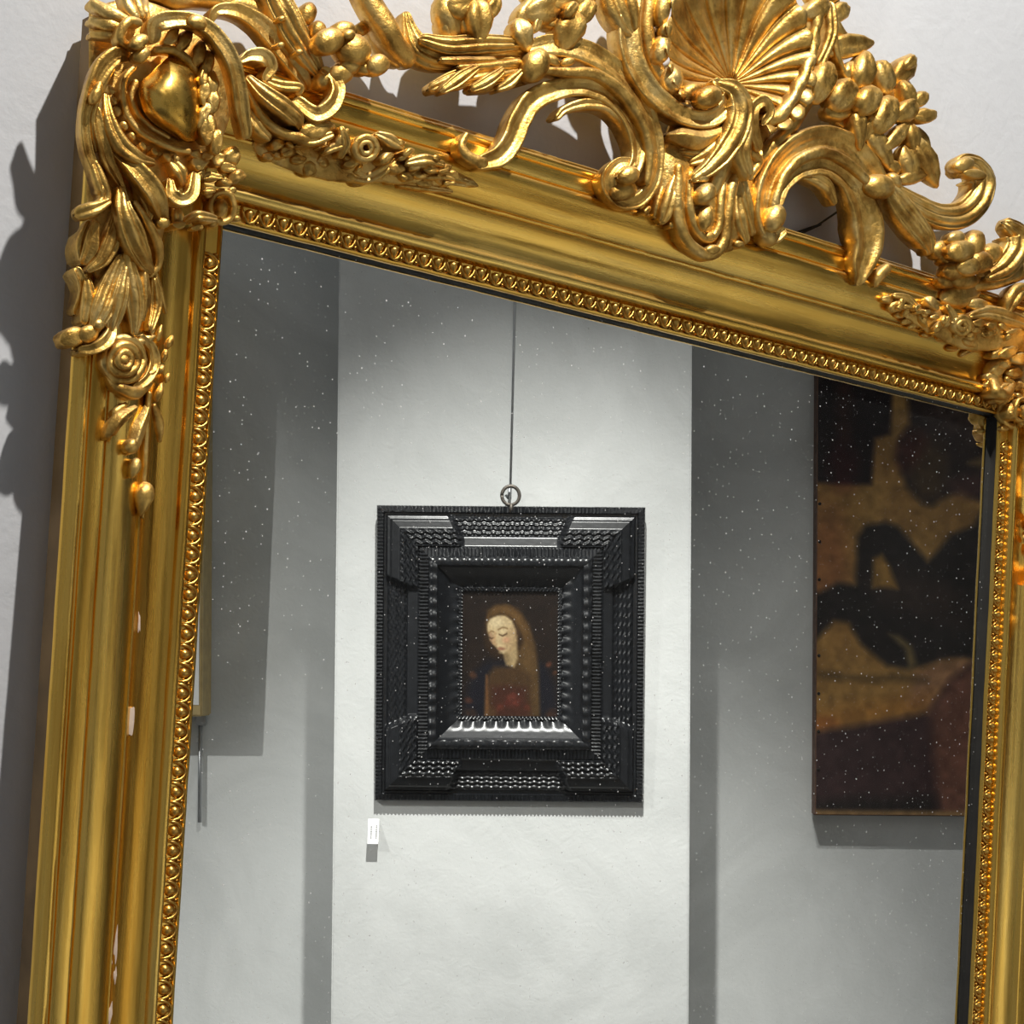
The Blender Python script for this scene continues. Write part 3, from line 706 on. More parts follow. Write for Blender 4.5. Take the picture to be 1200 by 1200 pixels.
# left branches, leaves and berries
for prof, k, pts in (
    ('channel', 3, [(248, 22, 34, 5), (256, 12, 36, 7), (276, 11, 36, 9), (300, 22, 34, 11), (322, 42, 32, 13), (342, 66, 31, 13), (356, 88, 30, 9), (362, 100, 28, 6)]),
    ('flute', 4, [(322, -14, 32, 15), (334, 8, 34, 17), (348, 36, 35, 17), (364, 62, 34, 14), (376, 84, 32, 8)]),
    ('round', 3, [(178, -16, 26, 12), (205, -4, 26, 12), (240, -2, 24, 10), (285, 4, 24, 12), (318, 18, 24, 14)]),
    ('channel', 3, [(284, 70, 42, 4), (296, 64, 42, 8), (312, 66, 42, 10), (319, 78, 40, 8), (312, 90, 38, 5)]),
    ('flute', 3, [(294, 92, 40, 5), (312, 108, 43, 10), (334, 124, 44, 12), (350, 138, 42, 10), (353, 148, 38, 5)]),
    ('flute', 2, [(310, 92, 36, 4), (330, 100, 38, 7), (352, 102, 38, 6), (350, 110, 36, 4)]),
    ('round', 3, [(289, 98, 36, 4), (304, 130, 37, 5), (328, 152, 38, 5), (360, 162, 38, 6)]),
    ('flute', 2, [(290, 130, 34, 6), (304, 148, 36, 8), (316, 160, 34, 5)]),
    ('channel', 3, [(352, 120, 38, 8), (372, 133, 42, 10), (390, 124, 44, 10), (398, 106, 43, 9), (393, 90, 41, 7), (382, 82, 38, 5)]),
    ('round', 3, [(424, 34, 22, 8), (438, 30, 22, 9), (456, 52, 24, 13), (468, 66, 26, 9)]),
    ('round', 3, [(432, -14, 32, 13), (442, 6, 34, 13), (456, 28, 36, 13), (468, 50, 35, 13), (482, 66, 32, 12)]),
    ('flute', 5, [(478, 18, 28, 5), (484, 36, 30, 10), (494, 52, 32, 18), (516, 62, 34, 20), (548, 62, 36, 19), (584, 59, 36, 19), (614, 60, 36, 17)]),
    ('flute', 4, [(618, 80, 36, 9), (592, 82, 40, 13), (560, 86, 40, 13), (532, 94, 38, 12), (510, 102, 34, 8)]),
    ('flute', 3, [(620, 92, 34, 6), (596, 95, 37, 9), (572, 102, 35, 6), (558, 106, 32, 3)]),
    ('flute', 3, [(560, 78, 42, 5), (540, 92, 44, 9), (522, 104, 42, 6)]),
    ('flute', 3, [(590, 82, 43, 5), (574, 94, 45, 8), (556, 103, 42, 5)]),
    ('flute', 2, [(612, 84, 42, 4), (600, 96, 43, 7), (586, 104, 40, 4)]),
    ('flute', 4, [(500, 46, 38, 8), (530, 52, 41, 12), (570, 50, 42, 12), (608, 50, 40, 9)]),
    ('keel', 3, [(520, 70, 39, 4), (548, 70, 41, 6), (580, 70, 40, 5)]),
    ('round', 3, [(540, 78, 41, 3), (570, 77, 42, 4), (610, 72, 40, 4)])):
    S('branch_leaf' if prof != 'round' else 'branch', cr, pts, prof, k, depth=1.0)
for x, y, n, rx, ry, a in ((363, 15, 30, 15, 11, 70), (390, 46, 50, 18, 16, 20), (406, 34, 46, 14, 12, 0), (420, 56, 48, 21, 19, -40), (446, 74, 46, 14, 13, 10), (432, 78, 42, 12, 9, 10), (404, 84, 42, 14, 13, 0),
                          (384, 92, 38, 10, 12, 0), (376, 34, 38, 9, 12, 0), (414, 74, 44, 13, 12, 0), (411, 40, 50, 7, 6, 0)):
    B('berry', cr, x, y, n, rx, ry, a)
for p in ([(331, 21, 40, 4)], [(352, 60, 40, 4)], [(330, 52, 40, 4)]):
    B('berry', cr, p[0][0], p[0][1], p[0][2], 4, 4)
# left C scroll: outer band, inner band with its foot, inner leaf, volute
S('scroll', cr, [(628, 56, 40, 12), (650, 52, 41, 14), (680, 56, 42, 15), (710, 70, 43, 15), (738, 95, 43, 14), (758, 124, 43, 12), (770, 156, 42, 10), (773, 186, 41, 9), (768, 212, 40, 9), (754, 232, 39, 9), (736, 236, 39, 9), (720, 224, 40, 9), (717, 206, 41, 9), (728, 192, 42, 8), (743, 190, 43, 7)], 'fold', depth=1.2)
S('scroll_lip', cr, [(640, 82, 45, 5), (668, 84, 46, 6), (700, 86, 46, 7), (728, 104, 46, 7), (748, 130, 46, 6), (760, 158, 45, 5), (764, 186, 44, 5), (760, 212, 43, 4)], 'round')
S('scroll', cr, [(566, 190, 40, 9), (588, 182, 41, 13), (602, 164, 41, 14), (612, 140, 41, 14), (626, 118, 41, 14), (648, 106, 42, 13), (678, 100, 42, 12), (708, 106, 42, 13), (732, 124, 42, 13), (747, 150, 42, 12), (750, 178, 42, 10), (743, 200, 44, 9), (730, 206, 45, 7)], 'channel', depth=1.1)
S('scroll_tip', cr, [(548, 158, 38, 4), (543, 170, 39, 5), (550, 182, 40, 6), (568, 190, 40, 8)], 'round')
S('leaf', cr, [(654, 137, 38, 4), (664, 128, 39, 6), (688, 121, 40, 8), (714, 124, 40, 9), (735, 144, 39, 8), (744, 172, 37, 5)], 'flute', 2)
S('leaf', cr, [(598, 168, 36, 3), (606, 176, 36, 4), (618, 150, 34, 3)], 'round')
B('scroll_eye', cr, 741, 204, 48, 12, 11, 30)
B('scroll_eye', cr, 735, 222, 42, 16, 12, 20)
B('knob', cr, 634, 74, 48, 21, 16, 70); B('knob', cr, 650, 70, 45, 10, 6, -40)
B('leaf', cr, 667, 72, 44, 8, 5, 20)
# flowers on the left branch
for x, y, n, rx, ry, a, k, tp in ((567, 22, 48, 24, 14, -85, 4, 0.4), (538, 14, 40, 26, 16, -80, 3, 0.2), (552, 4, 44, 18, 14, 0, 3, 0), (555, 30, 42, 14, 9, -60, 2, 0.3), (580, 8, 42, 14, 10, 60, 2, 0), (530, 30, 36, 14, 10, -70, 2, 0.2),
                                  (618, 38, 46, 17, 12, -70, 2, 0.3), (632, 28, 42, 9, 5, 70, 2, 0), (642, 8, 44, 20, 15, 20, 3, 0), (620, 12, 40, 16, 9, 60, 2, 0.2), (674, 32, 46, 22, 18, -110, 2, 0.3), (690, 12, 42, 15, 12, 60, 2, 0),
                                  (662, -2, 44, 18, 14, 0, 3, 0), (684, -6, 40, 16, 14, 0, 2, 0), (655, 22, 40, 12, 12, 0, 2, 0), (640, -12, 40, 20, 14, 0, 3, 0), (560, -12, 40, 24, 14, 0, 3, 0), (672, 10, 48, 10, 7, 50, 2, 0)):
    B('flower_petal', cr, x, y, n, rx * 1.18, ry * 1.25, a, k=k, tip=tp, cr_=0.35, amp=0.0011)
# ---- the shell
def shell():
    tab = [(-52, 74), (-35, 88), (-15, 96), (5, 100), (25, 106), (45, 122), (65, 138), (90, 146), (110, 138), (128, 112), (145, 90), (165, 72), (185, 62), (205, 56)]
    def RR(t):
        for (a, ra), (b, rb) in zip(tab, tab[1:]):
            if t <= b:
                f = (t - a) / (b - a); return ra + (rb - ra) * f
        return tab[-1][1]
    nt_, nr = 320, 16; vs = []; fs = []
    for s in range(2):
        for i in range(nt_ + 1):
            t = -52 + 257 * i / nt_
            ph = 2 * math.pi * (t + 52) / 257 * 19
            R_ = RR(t) * (1 + 0.025 * math.cos(ph))
            for j in range(nr + 1):
                r = 0.05 + 0.95 * j / nr
                h = 19 + 22 * r ** 1.7 + 2.9 * min(1, r * 1.6) * (abs(math.cos(ph / 2)) ** 0.7 * 2 - 1.1)
                if s: h = 19 + 22 * r ** 1.7 - 7
                a = math.radians(t + 5 * math.sin(r * 3))
                vs.append(at(856 + R_ * r * math.cos(a), 98 - R_ * r * math.sin(a), h))
    q = nr + 1; o2 = (nt_ + 1) * q
    for i in range(nt_):
        for j in range(nr):
            f = [i * q + j, i * q + j + 1, (i + 1) * q + j + 1, (i + 1) * q + j]
            fs.append(f); fs.append([x + o2 for x in f[::-1]])
        fs.append([i * q + nr, o2 + i * q + nr, o2 + (i + 1) * q + nr, (i + 1) * q + nr])
        fs.append([i * q, (i + 1) * q, o2 + (i + 1) * q, o2 + i * q])
    for i in (0, nt_):
        for j in range(nr):
            f = [i * q + j, o2 + i * q + j, o2 + i * q + j + 1, i * q + j + 1]; fs.append(f if i == 0 else f[::-1])
    return mesh_obj('shell', vs, fs, M_ORN, cr)
shell()
S('shell_rim', cr, [(966, -30, 46, 6), (962, 0, 46, 7), (960, 30, 46, 6), (956, 56, 46, 6), (949, 78, 46, 6), (941, 98, 46, 7), (930, 118, 46, 7), (918, 134, 45, 8), (904, 140, 44, 7)], 'round', amp=0.0012)
S('scroll', cr, [(982, -20, 36, 8), (976, 20, 36, 8), (968, 60, 37, 9), (958, 92, 38, 10), (944, 124, 38, 10), (926, 152, 38, 10), (904, 176, 38, 10), (886, 192, 36, 8)], 'round', depth=1.3)
# band left of the shell curling into a volute
S('scroll', cr, [(752, -32, 40, 11), (744, -6, 41, 13), (739, 30, 42, 14), (744, 66, 43, 13), (760, 98, 44, 13), (784, 122, 45, 12), (810, 137, 46, 11), (836, 138, 48, 11), (853, 124, 50, 10), (854, 106, 51, 8), (842, 97, 50, 6)], 'channel', depth=1.2)
S('scroll', cr, [(770, -30, 38, 7), (764, 0, 38, 7), (762, 34, 38, 7), (768, 66, 38, 7), (782, 92, 40, 7), (802, 110, 42, 6)], 'round')
B('scroll_eye', cr, 836, 112, 56, 15, 13, 30)
S('leaf', cr, [(716, -14, 40, 9), (724, 6, 42, 13), (733, 26, 42, 11), (740, 38, 40, 5)], 'flute', 2)
S('leaf', cr, [(740, -14, 43, 5), (744, 8, 44, 7), (746, 30, 42, 4)], 'round')
for x, y, rx, ry, a in ((781, 8, 22, 8, 85), (780, 56, 18, 10, 80), (793, 92, 17, 12, 100), (814, 106, 13, 10, 40), (784, 34, 10, 7, 90)):
    B('shell_bead', cr, x, y, 46, rx, ry, a)
# tongue of acanthus under the shell
for prof, k, pts in (
    ('flute', 3, [(846, 98, 50, 7), (862, 104, 53, 12), (872, 124, 54, 15), (868, 150, 54, 16), (854, 174, 52, 15), (836, 194, 49, 11), (816, 208, 45, 6)]),
    ('flute', 2, [(880, 128, 50, 6), (876, 152, 52, 10), (872, 178, 51, 12), (878, 200, 48, 9)]),
    ('channel', 3, [(890, 170, 44, 6), (884, 146, 46, 7), (886, 126, 47, 7), (897, 118, 47, 7), (904, 130, 46, 6), (897, 142, 44, 5)]),
    ('keel', 2, [(786, 158, 40, 6), (802, 158, 46, 11), (826, 162, 48, 12), (850, 154, 48, 8)]),
    ('flute', 2, [(812, 190, 40, 5), (832, 182, 46, 10), (852, 164, 48, 9)]),
    ('flute', 3, [(800, 178, 38, 5), (824, 178, 42, 12), (848, 172, 42, 10)]),
    ('round', 2, [(860, 180, 46, 8), (846, 204, 44, 9), (838, 224, 40, 7)]),
    ('round', 2, [(884, 178, 40, 6), (892, 190, 38, 5), (882, 206, 38, 5)])):
    S('acanthus_leaf', cr, pts, prof, k)
DOME('carved_ground', cr, [(790, 130), (850, 120), (900, 150), (888, 210), (884, 270), (850, 296), (815, 285), (775, 255), (770, 190)], 24, 9, base=20, power=6)
S('pendant_rib', cr, [(798, 196, 40, 5), (797, 232, 41, 6), (800, 262, 41, 6), (812, 286, 41, 6), (834, 298, 40, 7), (851, 284, 41, 6), (856, 254, 42, 6), (860, 222, 42, 6), (866, 204, 41, 5)], 'round')
S('pendant_rib', cr, [(811, 204, 40, 4), (811, 240, 41, 5), (818, 266, 41, 5), (832, 280, 40, 5), (845, 264, 41, 5), (847, 236, 41, 5), (850, 214, 40, 4)], 'round')
B('pearl', cr, 832, 226, 50, 14, 12, 60, k=2); B('pearl', cr, 831, 254, 47, 16, 10, 80, k=2); B('pearl', cr, 834, 276, 42, 6, 5, 0)
B('pearl', cr, 826, 208, 46, 8, 7, 0, k=2); B('pearl', cr, 838, 292, 42, 9, 6, 0)
for pts in ([(793, 206, 38, 4), (789, 228, 40, 8), (782, 250, 38, 8), (778, 258, 36, 5)], [(866, 232, 38, 5), (870, 258, 39, 8), (876, 280, 36, 5)], [(778, 222, 34, 4), (774, 240, 34, 6), (770, 252, 32, 4)], [(872, 210, 38, 5), (878, 240, 38, 7), (884, 270, 34, 5)]):
    S('acanthus_leaf', cr, pts, 'flute', 2)
for x, y in ((790, 262), (800, 276), (868, 286), (862, 268), (818, 220), (846, 220), (760, 246), (820, 240), (842, 244)):
    B('ruffle', cr, x, y, 36, 6, 4, x, amp=0.0015)
# right C scroll
S('scroll', cr, [(1036, 214, 40, 10), (1022, 192, 41, 14), (1000, 170, 42, 15), (972, 160, 42, 15), (944, 166, 43, 14), (920, 184, 43, 13), (903, 210, 42, 11), (897, 238, 41, 10), (899, 262, 40, 9), (908, 278, 39, 8), (919, 272, 40, 7)], 'fold', depth=1.3)
S('scroll_lip', cr, [(1018, 210, 45, 5), (996, 190, 46, 6), (970, 178, 46, 7), (944, 184, 46, 7), (924, 202, 45, 6), (913, 226, 44, 5), (910, 246, 43, 5)], 'round')
S('scroll', cr, [(914, 236, 40, 6), (922, 214, 41, 9), (942, 198, 42, 11), (968, 194, 42, 12), (992, 206, 42, 14), (1010, 230, 42, 17), (1020, 258, 41, 19), (1021, 286, 40, 18), (1014, 310, 38, 14), (1010, 324, 36, 8)], 'channel', depth=1.1)
S('leaf', cr, [(938, 206, 38, 4), (956, 208, 40, 8), (972, 218, 40, 8), (979, 236, 37, 4)], 'flute', 2)
B('scroll_eye', cr, 914, 254, 47, 17, 11, 75); B('scroll_eye', cr, 905, 276, 40, 12, 9, -60)
S('scroll_tip', cr, [(1028, 332, 32, 4), (1034, 322, 34, 6), (1042, 314, 34, 6)], 'round')
B('knob', cr, 1037, 217, 48, 18, 15, -20); B('knob', cr, 1052, 210, 44, 10, 7, -50)
# right leaf and its curled end
S('branch_leaf', cr, [(1046, 222, 42, 10), (1062, 242, 44, 16), (1078, 262, 43, 17), (1090, 280, 40, 13), (1092, 292, 37, 6)], 'flute', 4, depth=1.1)
S('branch_leaf', cr, [(1052, 222, 40, 8), (1078, 240, 42, 14), (1106, 252, 43, 15), (1132, 250, 44, 17), (1151, 232, 45, 18), (1156, 210, 45, 16), (1146, 193, 46, 13), (1132, 190, 46, 10), (1127, 200, 44, 7)], 'flute', 4, depth=1.0)
B('scroll_eye', cr, 1134, 192, 50, 12, 9, 20); B('scroll_eye', cr, 1145, 203, 50, 14, 6, -10)
# flowers right of the shell
for x, y, n, rx, ry, a, k, tp in ((1000, 52, 44, 25, 14, 8, 4, 0.3), (987, 13, 42, 14, 11, 40, 2, 0), (963, 8, 48, 14, 11, 30, 3, 0), (972, -12, 44, 18, 14, 0, 3, 0), (972, 93, 48, 22, 14, -105, 2, 0.2), (1020, 80, 50, 20, 13, 80, 2, 0.2),
                                  (1043, 88, 46, 18, 11, 105, 2, 0), (1065, 80, 42, 18, 12, 55, 3, 0.1), (1070, 72, 44, 9, 7, 50, 2, 0), (1025, 115, 52, 16, 14, 70, 2, 0), (997, 108, 50, 18, 16, 60, 3, 0), (1045, 132, 50, 21, 14, 70, 2, 0),
                                  (1002, 82, 44, 10, 9, 90, 5, 0), (988, 128, 42, 14, 12, 0, 2, 0), (1012, 148, 46, 21, 8, -85, 2, 0.4), (1024, 146, 44, 17, 9, -110, 2, 0.3), (1037, 170, 44, 26, 11, -60, 2, 0.3), (1050, 194, 40, 10, 7, -40, 2, 0),
                                  (1070, 112, 46, 18, 8, -75, 2, 0.3), (1083, 115, 44, 10, 8, 50, 2, 0), (1088, 134, 46, 12, 9, 0, 2, 0), (1068, 128, 48, 14, 11, 40, 3, 0), (1056, 158, 46, 19, 9, 50, 2, 0.3), (1075, 160, 44, 16, 8, -80, 2, 0.3),
                                  (1092, 186, 44, 28, 12, -62, 2, 0.4), (1072, 190, 42, 20, 9, -75, 3, 0.2), (1074, 206, 40, 16, 8, 20, 2, 0), (1085, 168, 34, 18, 9, -80, 2, 0), (1060, 104, 34, 14, 14, 0, 2, 0), (1004, 140, 34, 16, 14, 0, 2, 0), (1040, 110, 36, 22, 22, 0, 2, 0)):
    B('flower_petal', cr, x, y, n, rx * 1.18, ry * 1.25, a, k=k, tip=tp, cr_=0.35, amp=0.0011)
S('stem', cr, [(976, 8, 44, 6), (977, 40, 45, 7), (963, 74, 42, 6)], 'flute', 2)
S('stem', cr, [(979, 36, 44, 4), (984, 66, 44, 3), (994, 90, 42, 3)], 'round')
S('stem', cr, [(978, 20, 40, 5), (990, 40, 40, 6), (1010, 60, 38, 4)], 'round')
# right end: berries and a turned leaf
for x, y, n, rx, ry, a in ((1132, 293, 50, 16, 13, 10), (1125, 279, 46, 10, 10, 0), (1148, 285, 46, 18, 12, 80), (1155, 306, 48, 14, 13, 0), (1141, 311, 48, 15, 12, 0), (1108, 292, 38, 11, 12, 0), (1123, 316, 42, 13, 12, 0), (1120, 300, 40, 14, 12, 0), (1168, 296, 42, 12, 13, 0), (1135, 328, 40, 16, 10, 0), (1116, 328, 36, 12, 10, 0)):
    B('berry', cr, x, y, n, rx, ry, a)
S('branch_leaf', cr, [(1162, 322, 40, 8), (1180, 312, 43, 15), (1194, 294, 44, 17), (1196, 274, 44, 14), (1186, 264, 44, 9)], 'flute', 4)
S('branch', cr, [(1144, 334, 32, 7), (1172, 330, 33, 8), (1205, 316, 32, 10), (1240, 300, 32, 12)], 'round')
S('branch_leaf', cr, [(1184, 362, 36, 6), (1190, 350, 38, 10), (1200, 340, 38, 10), (1220, 345, 36, 8)], 'flute', 2)
LIFT[0] = None; BASE[0] = None
# iron wire behind the crest, and a nail
tube('hanging_wire', [at(*p) for p in ((916, 286, -4), (934, 272, -6), (958, 264, -5), (986, 245, 0))], 0.0009, M_WIRE, mirror)
tube('hanging_wire', [at(*p) for p in ((924, 287, -4), (940, 273, -6), (962, 263, -4))], 0.0009, M_WIRE, mirror)
tube('nail', [at(*p) for p in ((1076, 292, 16), (1081, 287, 22))], 0.0016, M_WIRE, mirror)
chip(151, 845, 6, 22, 0.08, 11); chip(143, 866, 2.5, 4, 0, 12)
chip(136, 1108, 2.2, 20, 0.06, 12.6); chip(135, 1143, 2, 9, 0.06, 12.6); chip(129, 1188, 3, 12, 0.12, 13); chip(163, 730, 1.6, 12, 0.02, 10); chip(130, 1126, 2, 4, 0, 13)
# ---------------------------------------------------------------- things on the opposite wall
def at_wall(o, x, y, z, rx=0.0):
    o.matrix_world = BW @ Matrix.Translation((x, y, z)) @ Matrix.Rotation(rx, 4, 'X')
# --- small portrait in a black ripple frame
PXM = BZ / F
tl, br = vb(443, 594, 0.0), vb(753, 940, 0.0)
FW, FH = abs(br.x - tl.x), abs(br.y - tl.y)
pf = empty('framed_portrait')
at_wall(pf, (tl.x + br.x) / 2, br.y, 0.004, math.radians(1.6))     # hangs with its top leaning out
tag(pf, 'small portrait of a veiled woman in a black ripple-moulded frame', 'painting')
def ripple_height(x, y):
    """height of the moulding in mm at x, y (px from the frame's top left corner, frame 310 x 346 px)"""
    dx, dy = min(x, 310 - x), min(y, 346 - y)
    hor = dy < dx                                   # belongs to the top or bottom rail
    d = min(dx, dy)
    s = x if hor else y                             # along the rail
    L_ = 310 if hor else 346
    e = min(s, L_ - s)
    # steps from the outside: edge, slope up to the crest, cove down to the sight
    def seg(p):
        for (a, ha), (b, hb) in zip(p, p[1:]):
            if d <= b: return ha + (hb - ha) * (d - a) / max(1e-6, b - a)
        return p[-1][1]
    mid = seg([(0, 8), (1, 12), (8, 13.5), (9, 9), (13, 9), (14, 14), (36, 20), (37, 25), (49, 30), (50, 34), (61, 37), (62, 41), (66, 44), (71, 43), (73, 38), (84, 24), (95, 17), (96, 19), (108, 15)])
    cor = seg([(0, 8), (1, 12), (8, 13.5), (9, 9), (12, 9), (13, 20), (17, 22), (18, 26), (23, 28), (28, 30), (29, 33), (48, 36), (49, 37), (61, 38), (62, 41), (66, 44), (71, 43), (73, 38), (84, 24), (95, 17), (96, 19), (108, 15)])
    lim = 98 - max(0, min(12, (40 - d) * 0.45)) if d < 49 else 0
    k = max(0.0, min(1.0, (lim - e) / 7.0 + 0.5)) if 12 < d < 49 else 0.0
    h = mid + (cor - mid) * k
    rip = 0.0
    if d < 8: rip = 1.3 * math.cos(2 * math.pi * s / 4.2)
    elif 14 < d < 36 and k < 0.5: rip = 1.5 * math.sin(2 * math.pi * d / 5.2 + 0.9 * math.sin(2 * math.pi * s / 11))
    elif 29 < d < 48 and k > 0.5: rip = 1.9 * math.sin(2 * math.pi * d / 6.2 + 1.1 * math.sin(2 * math.pi * s / 11))
    elif 50 < d < 61: rip = 1.4 * math.cos(2 * math.pi * s / 4.2)
    elif 62 < d < 71: rip = 1.2 * math.sin(2 * math.pi * s / 14)
    elif 84 < d < 95: rip = 1.8 * math.sin(2 * math.pi * s / 13) * (d - 84) / 11
    elif d > 96: rip = 1.5 * math.cos(2 * math.pi * s / 4.2) * (0.5 + 0.5 * math.cos(2 * math.pi * d / 5))
    return h + rip
kx = FW / 310
def to_frame(x, y, h): return Vector((FW / 2 - x * kx, (346 - y) * kx * FH / (346 * kx), h * 0.001))   # wall-local x runs against the picture's x
DD = [0, .5, 1, 2.5, 4, 6, 7.8, 8.6, 9, 11, 12.4, 13, 13.6, 15] + [15 + i * 1.15 for i in range(1, 41)] + [61.6, 62, 63, 64, 65.5, 67, 69, 71, 72, 73, 75, 78, 81, 84, 87, 90, 93, 95, 95.6, 96.2, 97.4, 98.6, 99.8, 100]
DD = sorted(set(round(d, 2) for d in DD))
def ripple_rail(side):
    vs, fs = [], []
    nS = 260 if side in 'TB' else 290
    for d in DD:
        for i in range(nS + 1):
            t = i / nS
            if side == 'T': x, y = d + t * (310 - 2 * d), d
            elif side == 'B': x, y = d + t * (310 - 2 * d), 346 - d
            elif side == 'L': x, y = d, d + t * (346 - 2 * d)
            else: x, y = 310 - d, d + t * (346 - 2 * d)
            eps = 0.02
            if side in 'TB': yy = y - eps if side == 'T' else y + eps; h = ripple_height(x, yy)
            else: h = ripple_height(x - eps if side == 'L' else x + eps, y)
            vs.append(to_frame(x, y, h))
    q = nS + 1
    for a in range(len(DD) - 1):
        for i in range(nS):
            f = [a * q + i, a * q + i + 1, (a + 1) * q + i + 1, (a + 1) * q + i]
            fs.append(f if side in 'TR' else f[::-1])
    # outer edge down to the back
    b0 = len(vs)
    for i in range(nS + 1):
        v = vs[i].copy(); v.z = 0.0; vs.append(v)
    for i in range(nS):
        f = [i, b0 + i, b0 + i + 1, i + 1]; fs.append(f if side in 'TR' else f[::-1])
    return mesh_obj('ripple_moulding', vs, fs, M_EBONY, pf, sharp=50)
for s in 'TBLR': ripple_rail(s)
# --- the painted panel
def paint_grid(name, w, h, nx, ny, fn, parent, mat, org):
    """flat panel w x h m painted by fn(s, t) -> sRGB 0..255, s to the right and t down as the mirror shows it"""
    vs = [Vector((org[0] + w / 2 - w * i / nx, org[1] + h - h * j / ny, org[2])) for j in range(ny + 1) for i in range(nx + 1)]
    q = nx + 1
    fs = [[j * q + i, j * q + i + 1, (j + 1) * q + i + 1, (j + 1) * q + i] for j in range(ny) for i in range(nx)]
    o = mesh_obj(name, vs, fs, mat, parent, smooth=False)
    S_, T_ = np.meshgrid(np.linspace(0, 1, nx + 1), np.linspace(0, 1, ny + 1))
    c = np.clip(fn(S_, T_), 0, 255) / 255.0
    lin = np.where(c <= 0.04045, c / 12.92, ((c + 0.055) / 1.055) ** 2.4)
    ca = o.data.color_attributes.new('paint', 'FLOAT_COLOR', 'POINT')
    ca.data.foreach_set('color', np.concatenate([lin, np.ones(lin.shape[:2] + (1,))], axis=2).astype(np.float32).ravel())
    return o
def blobm(X, Y, cx, cy, rx, ry, ang=0, soft=0.25):
    a = math.radians(ang); dx, dy = X - cx, Y - cy
    u = (dx * math.cos(a) + dy * math.sin(a)) / rx; v = (-dx * math.sin(a) + dy * math.cos(a)) / ry
    r = np.sqrt(u * u + v * v)
    return np.clip((1 - r) / soft + 0.5, 0, 1)
def polym(X, Y, pts, soft=2.0):
    """soft mask of a polygon"""
    inside = np.zeros(X.shape, bool); dist = np.full(X.shape, 1e9)
    n = len(pts)
    for i in range(n):
        (x1, y1), (x2, y2) = pts[i], pts[(i + 1) % n]
        c = ((y1 > Y) != (y2 > Y)) & (X < (x2 - x1) * (Y - y1) / ((y2 - y1) or 1e-9) + x1)
        inside ^= c
        L2 = (x2 - x1) ** 2 + (y2 - y1) ** 2 or 1e-9
        t = np.clip(((X - x1) * (x2 - x1) + (Y - y1) * (y2 - y1)) / L2, 0, 1)
        dist = np.minimum(dist, np.hypot(X - x1 - t * (x2 - x1), Y - y1 - t * (y2 - y1)))
    sd = np.where(inside, dist, -dist)
    return np.clip(sd / soft * 0.5 + 0.5, 0, 1)
def vnoise(X, Y, sc, seed):
    r = np.random.RandomState(seed); g = r.rand(64, 64)
    x, y = X / sc, Y / sc
    xi, yi = np.floor(x).astype(int), np.floor(y).astype(int); fx, fy = x - xi, y - yi
    fx = fx * fx * (3 - 2 * fx); fy = fy * fy * (3 - 2 * fy)
    G = lambda a, b: g[b % 64, a % 64]
    return (G(xi, yi) * (1 - fx) + G(xi + 1, yi) * fx) * (1 - fy) + (G(xi, yi + 1) * (1 - fx) + G(xi + 1, yi + 1) * fx) * fy
def lay(C, m, col): return C * (1 - m[..., None]) + np.array(col, float) * m[..., None]
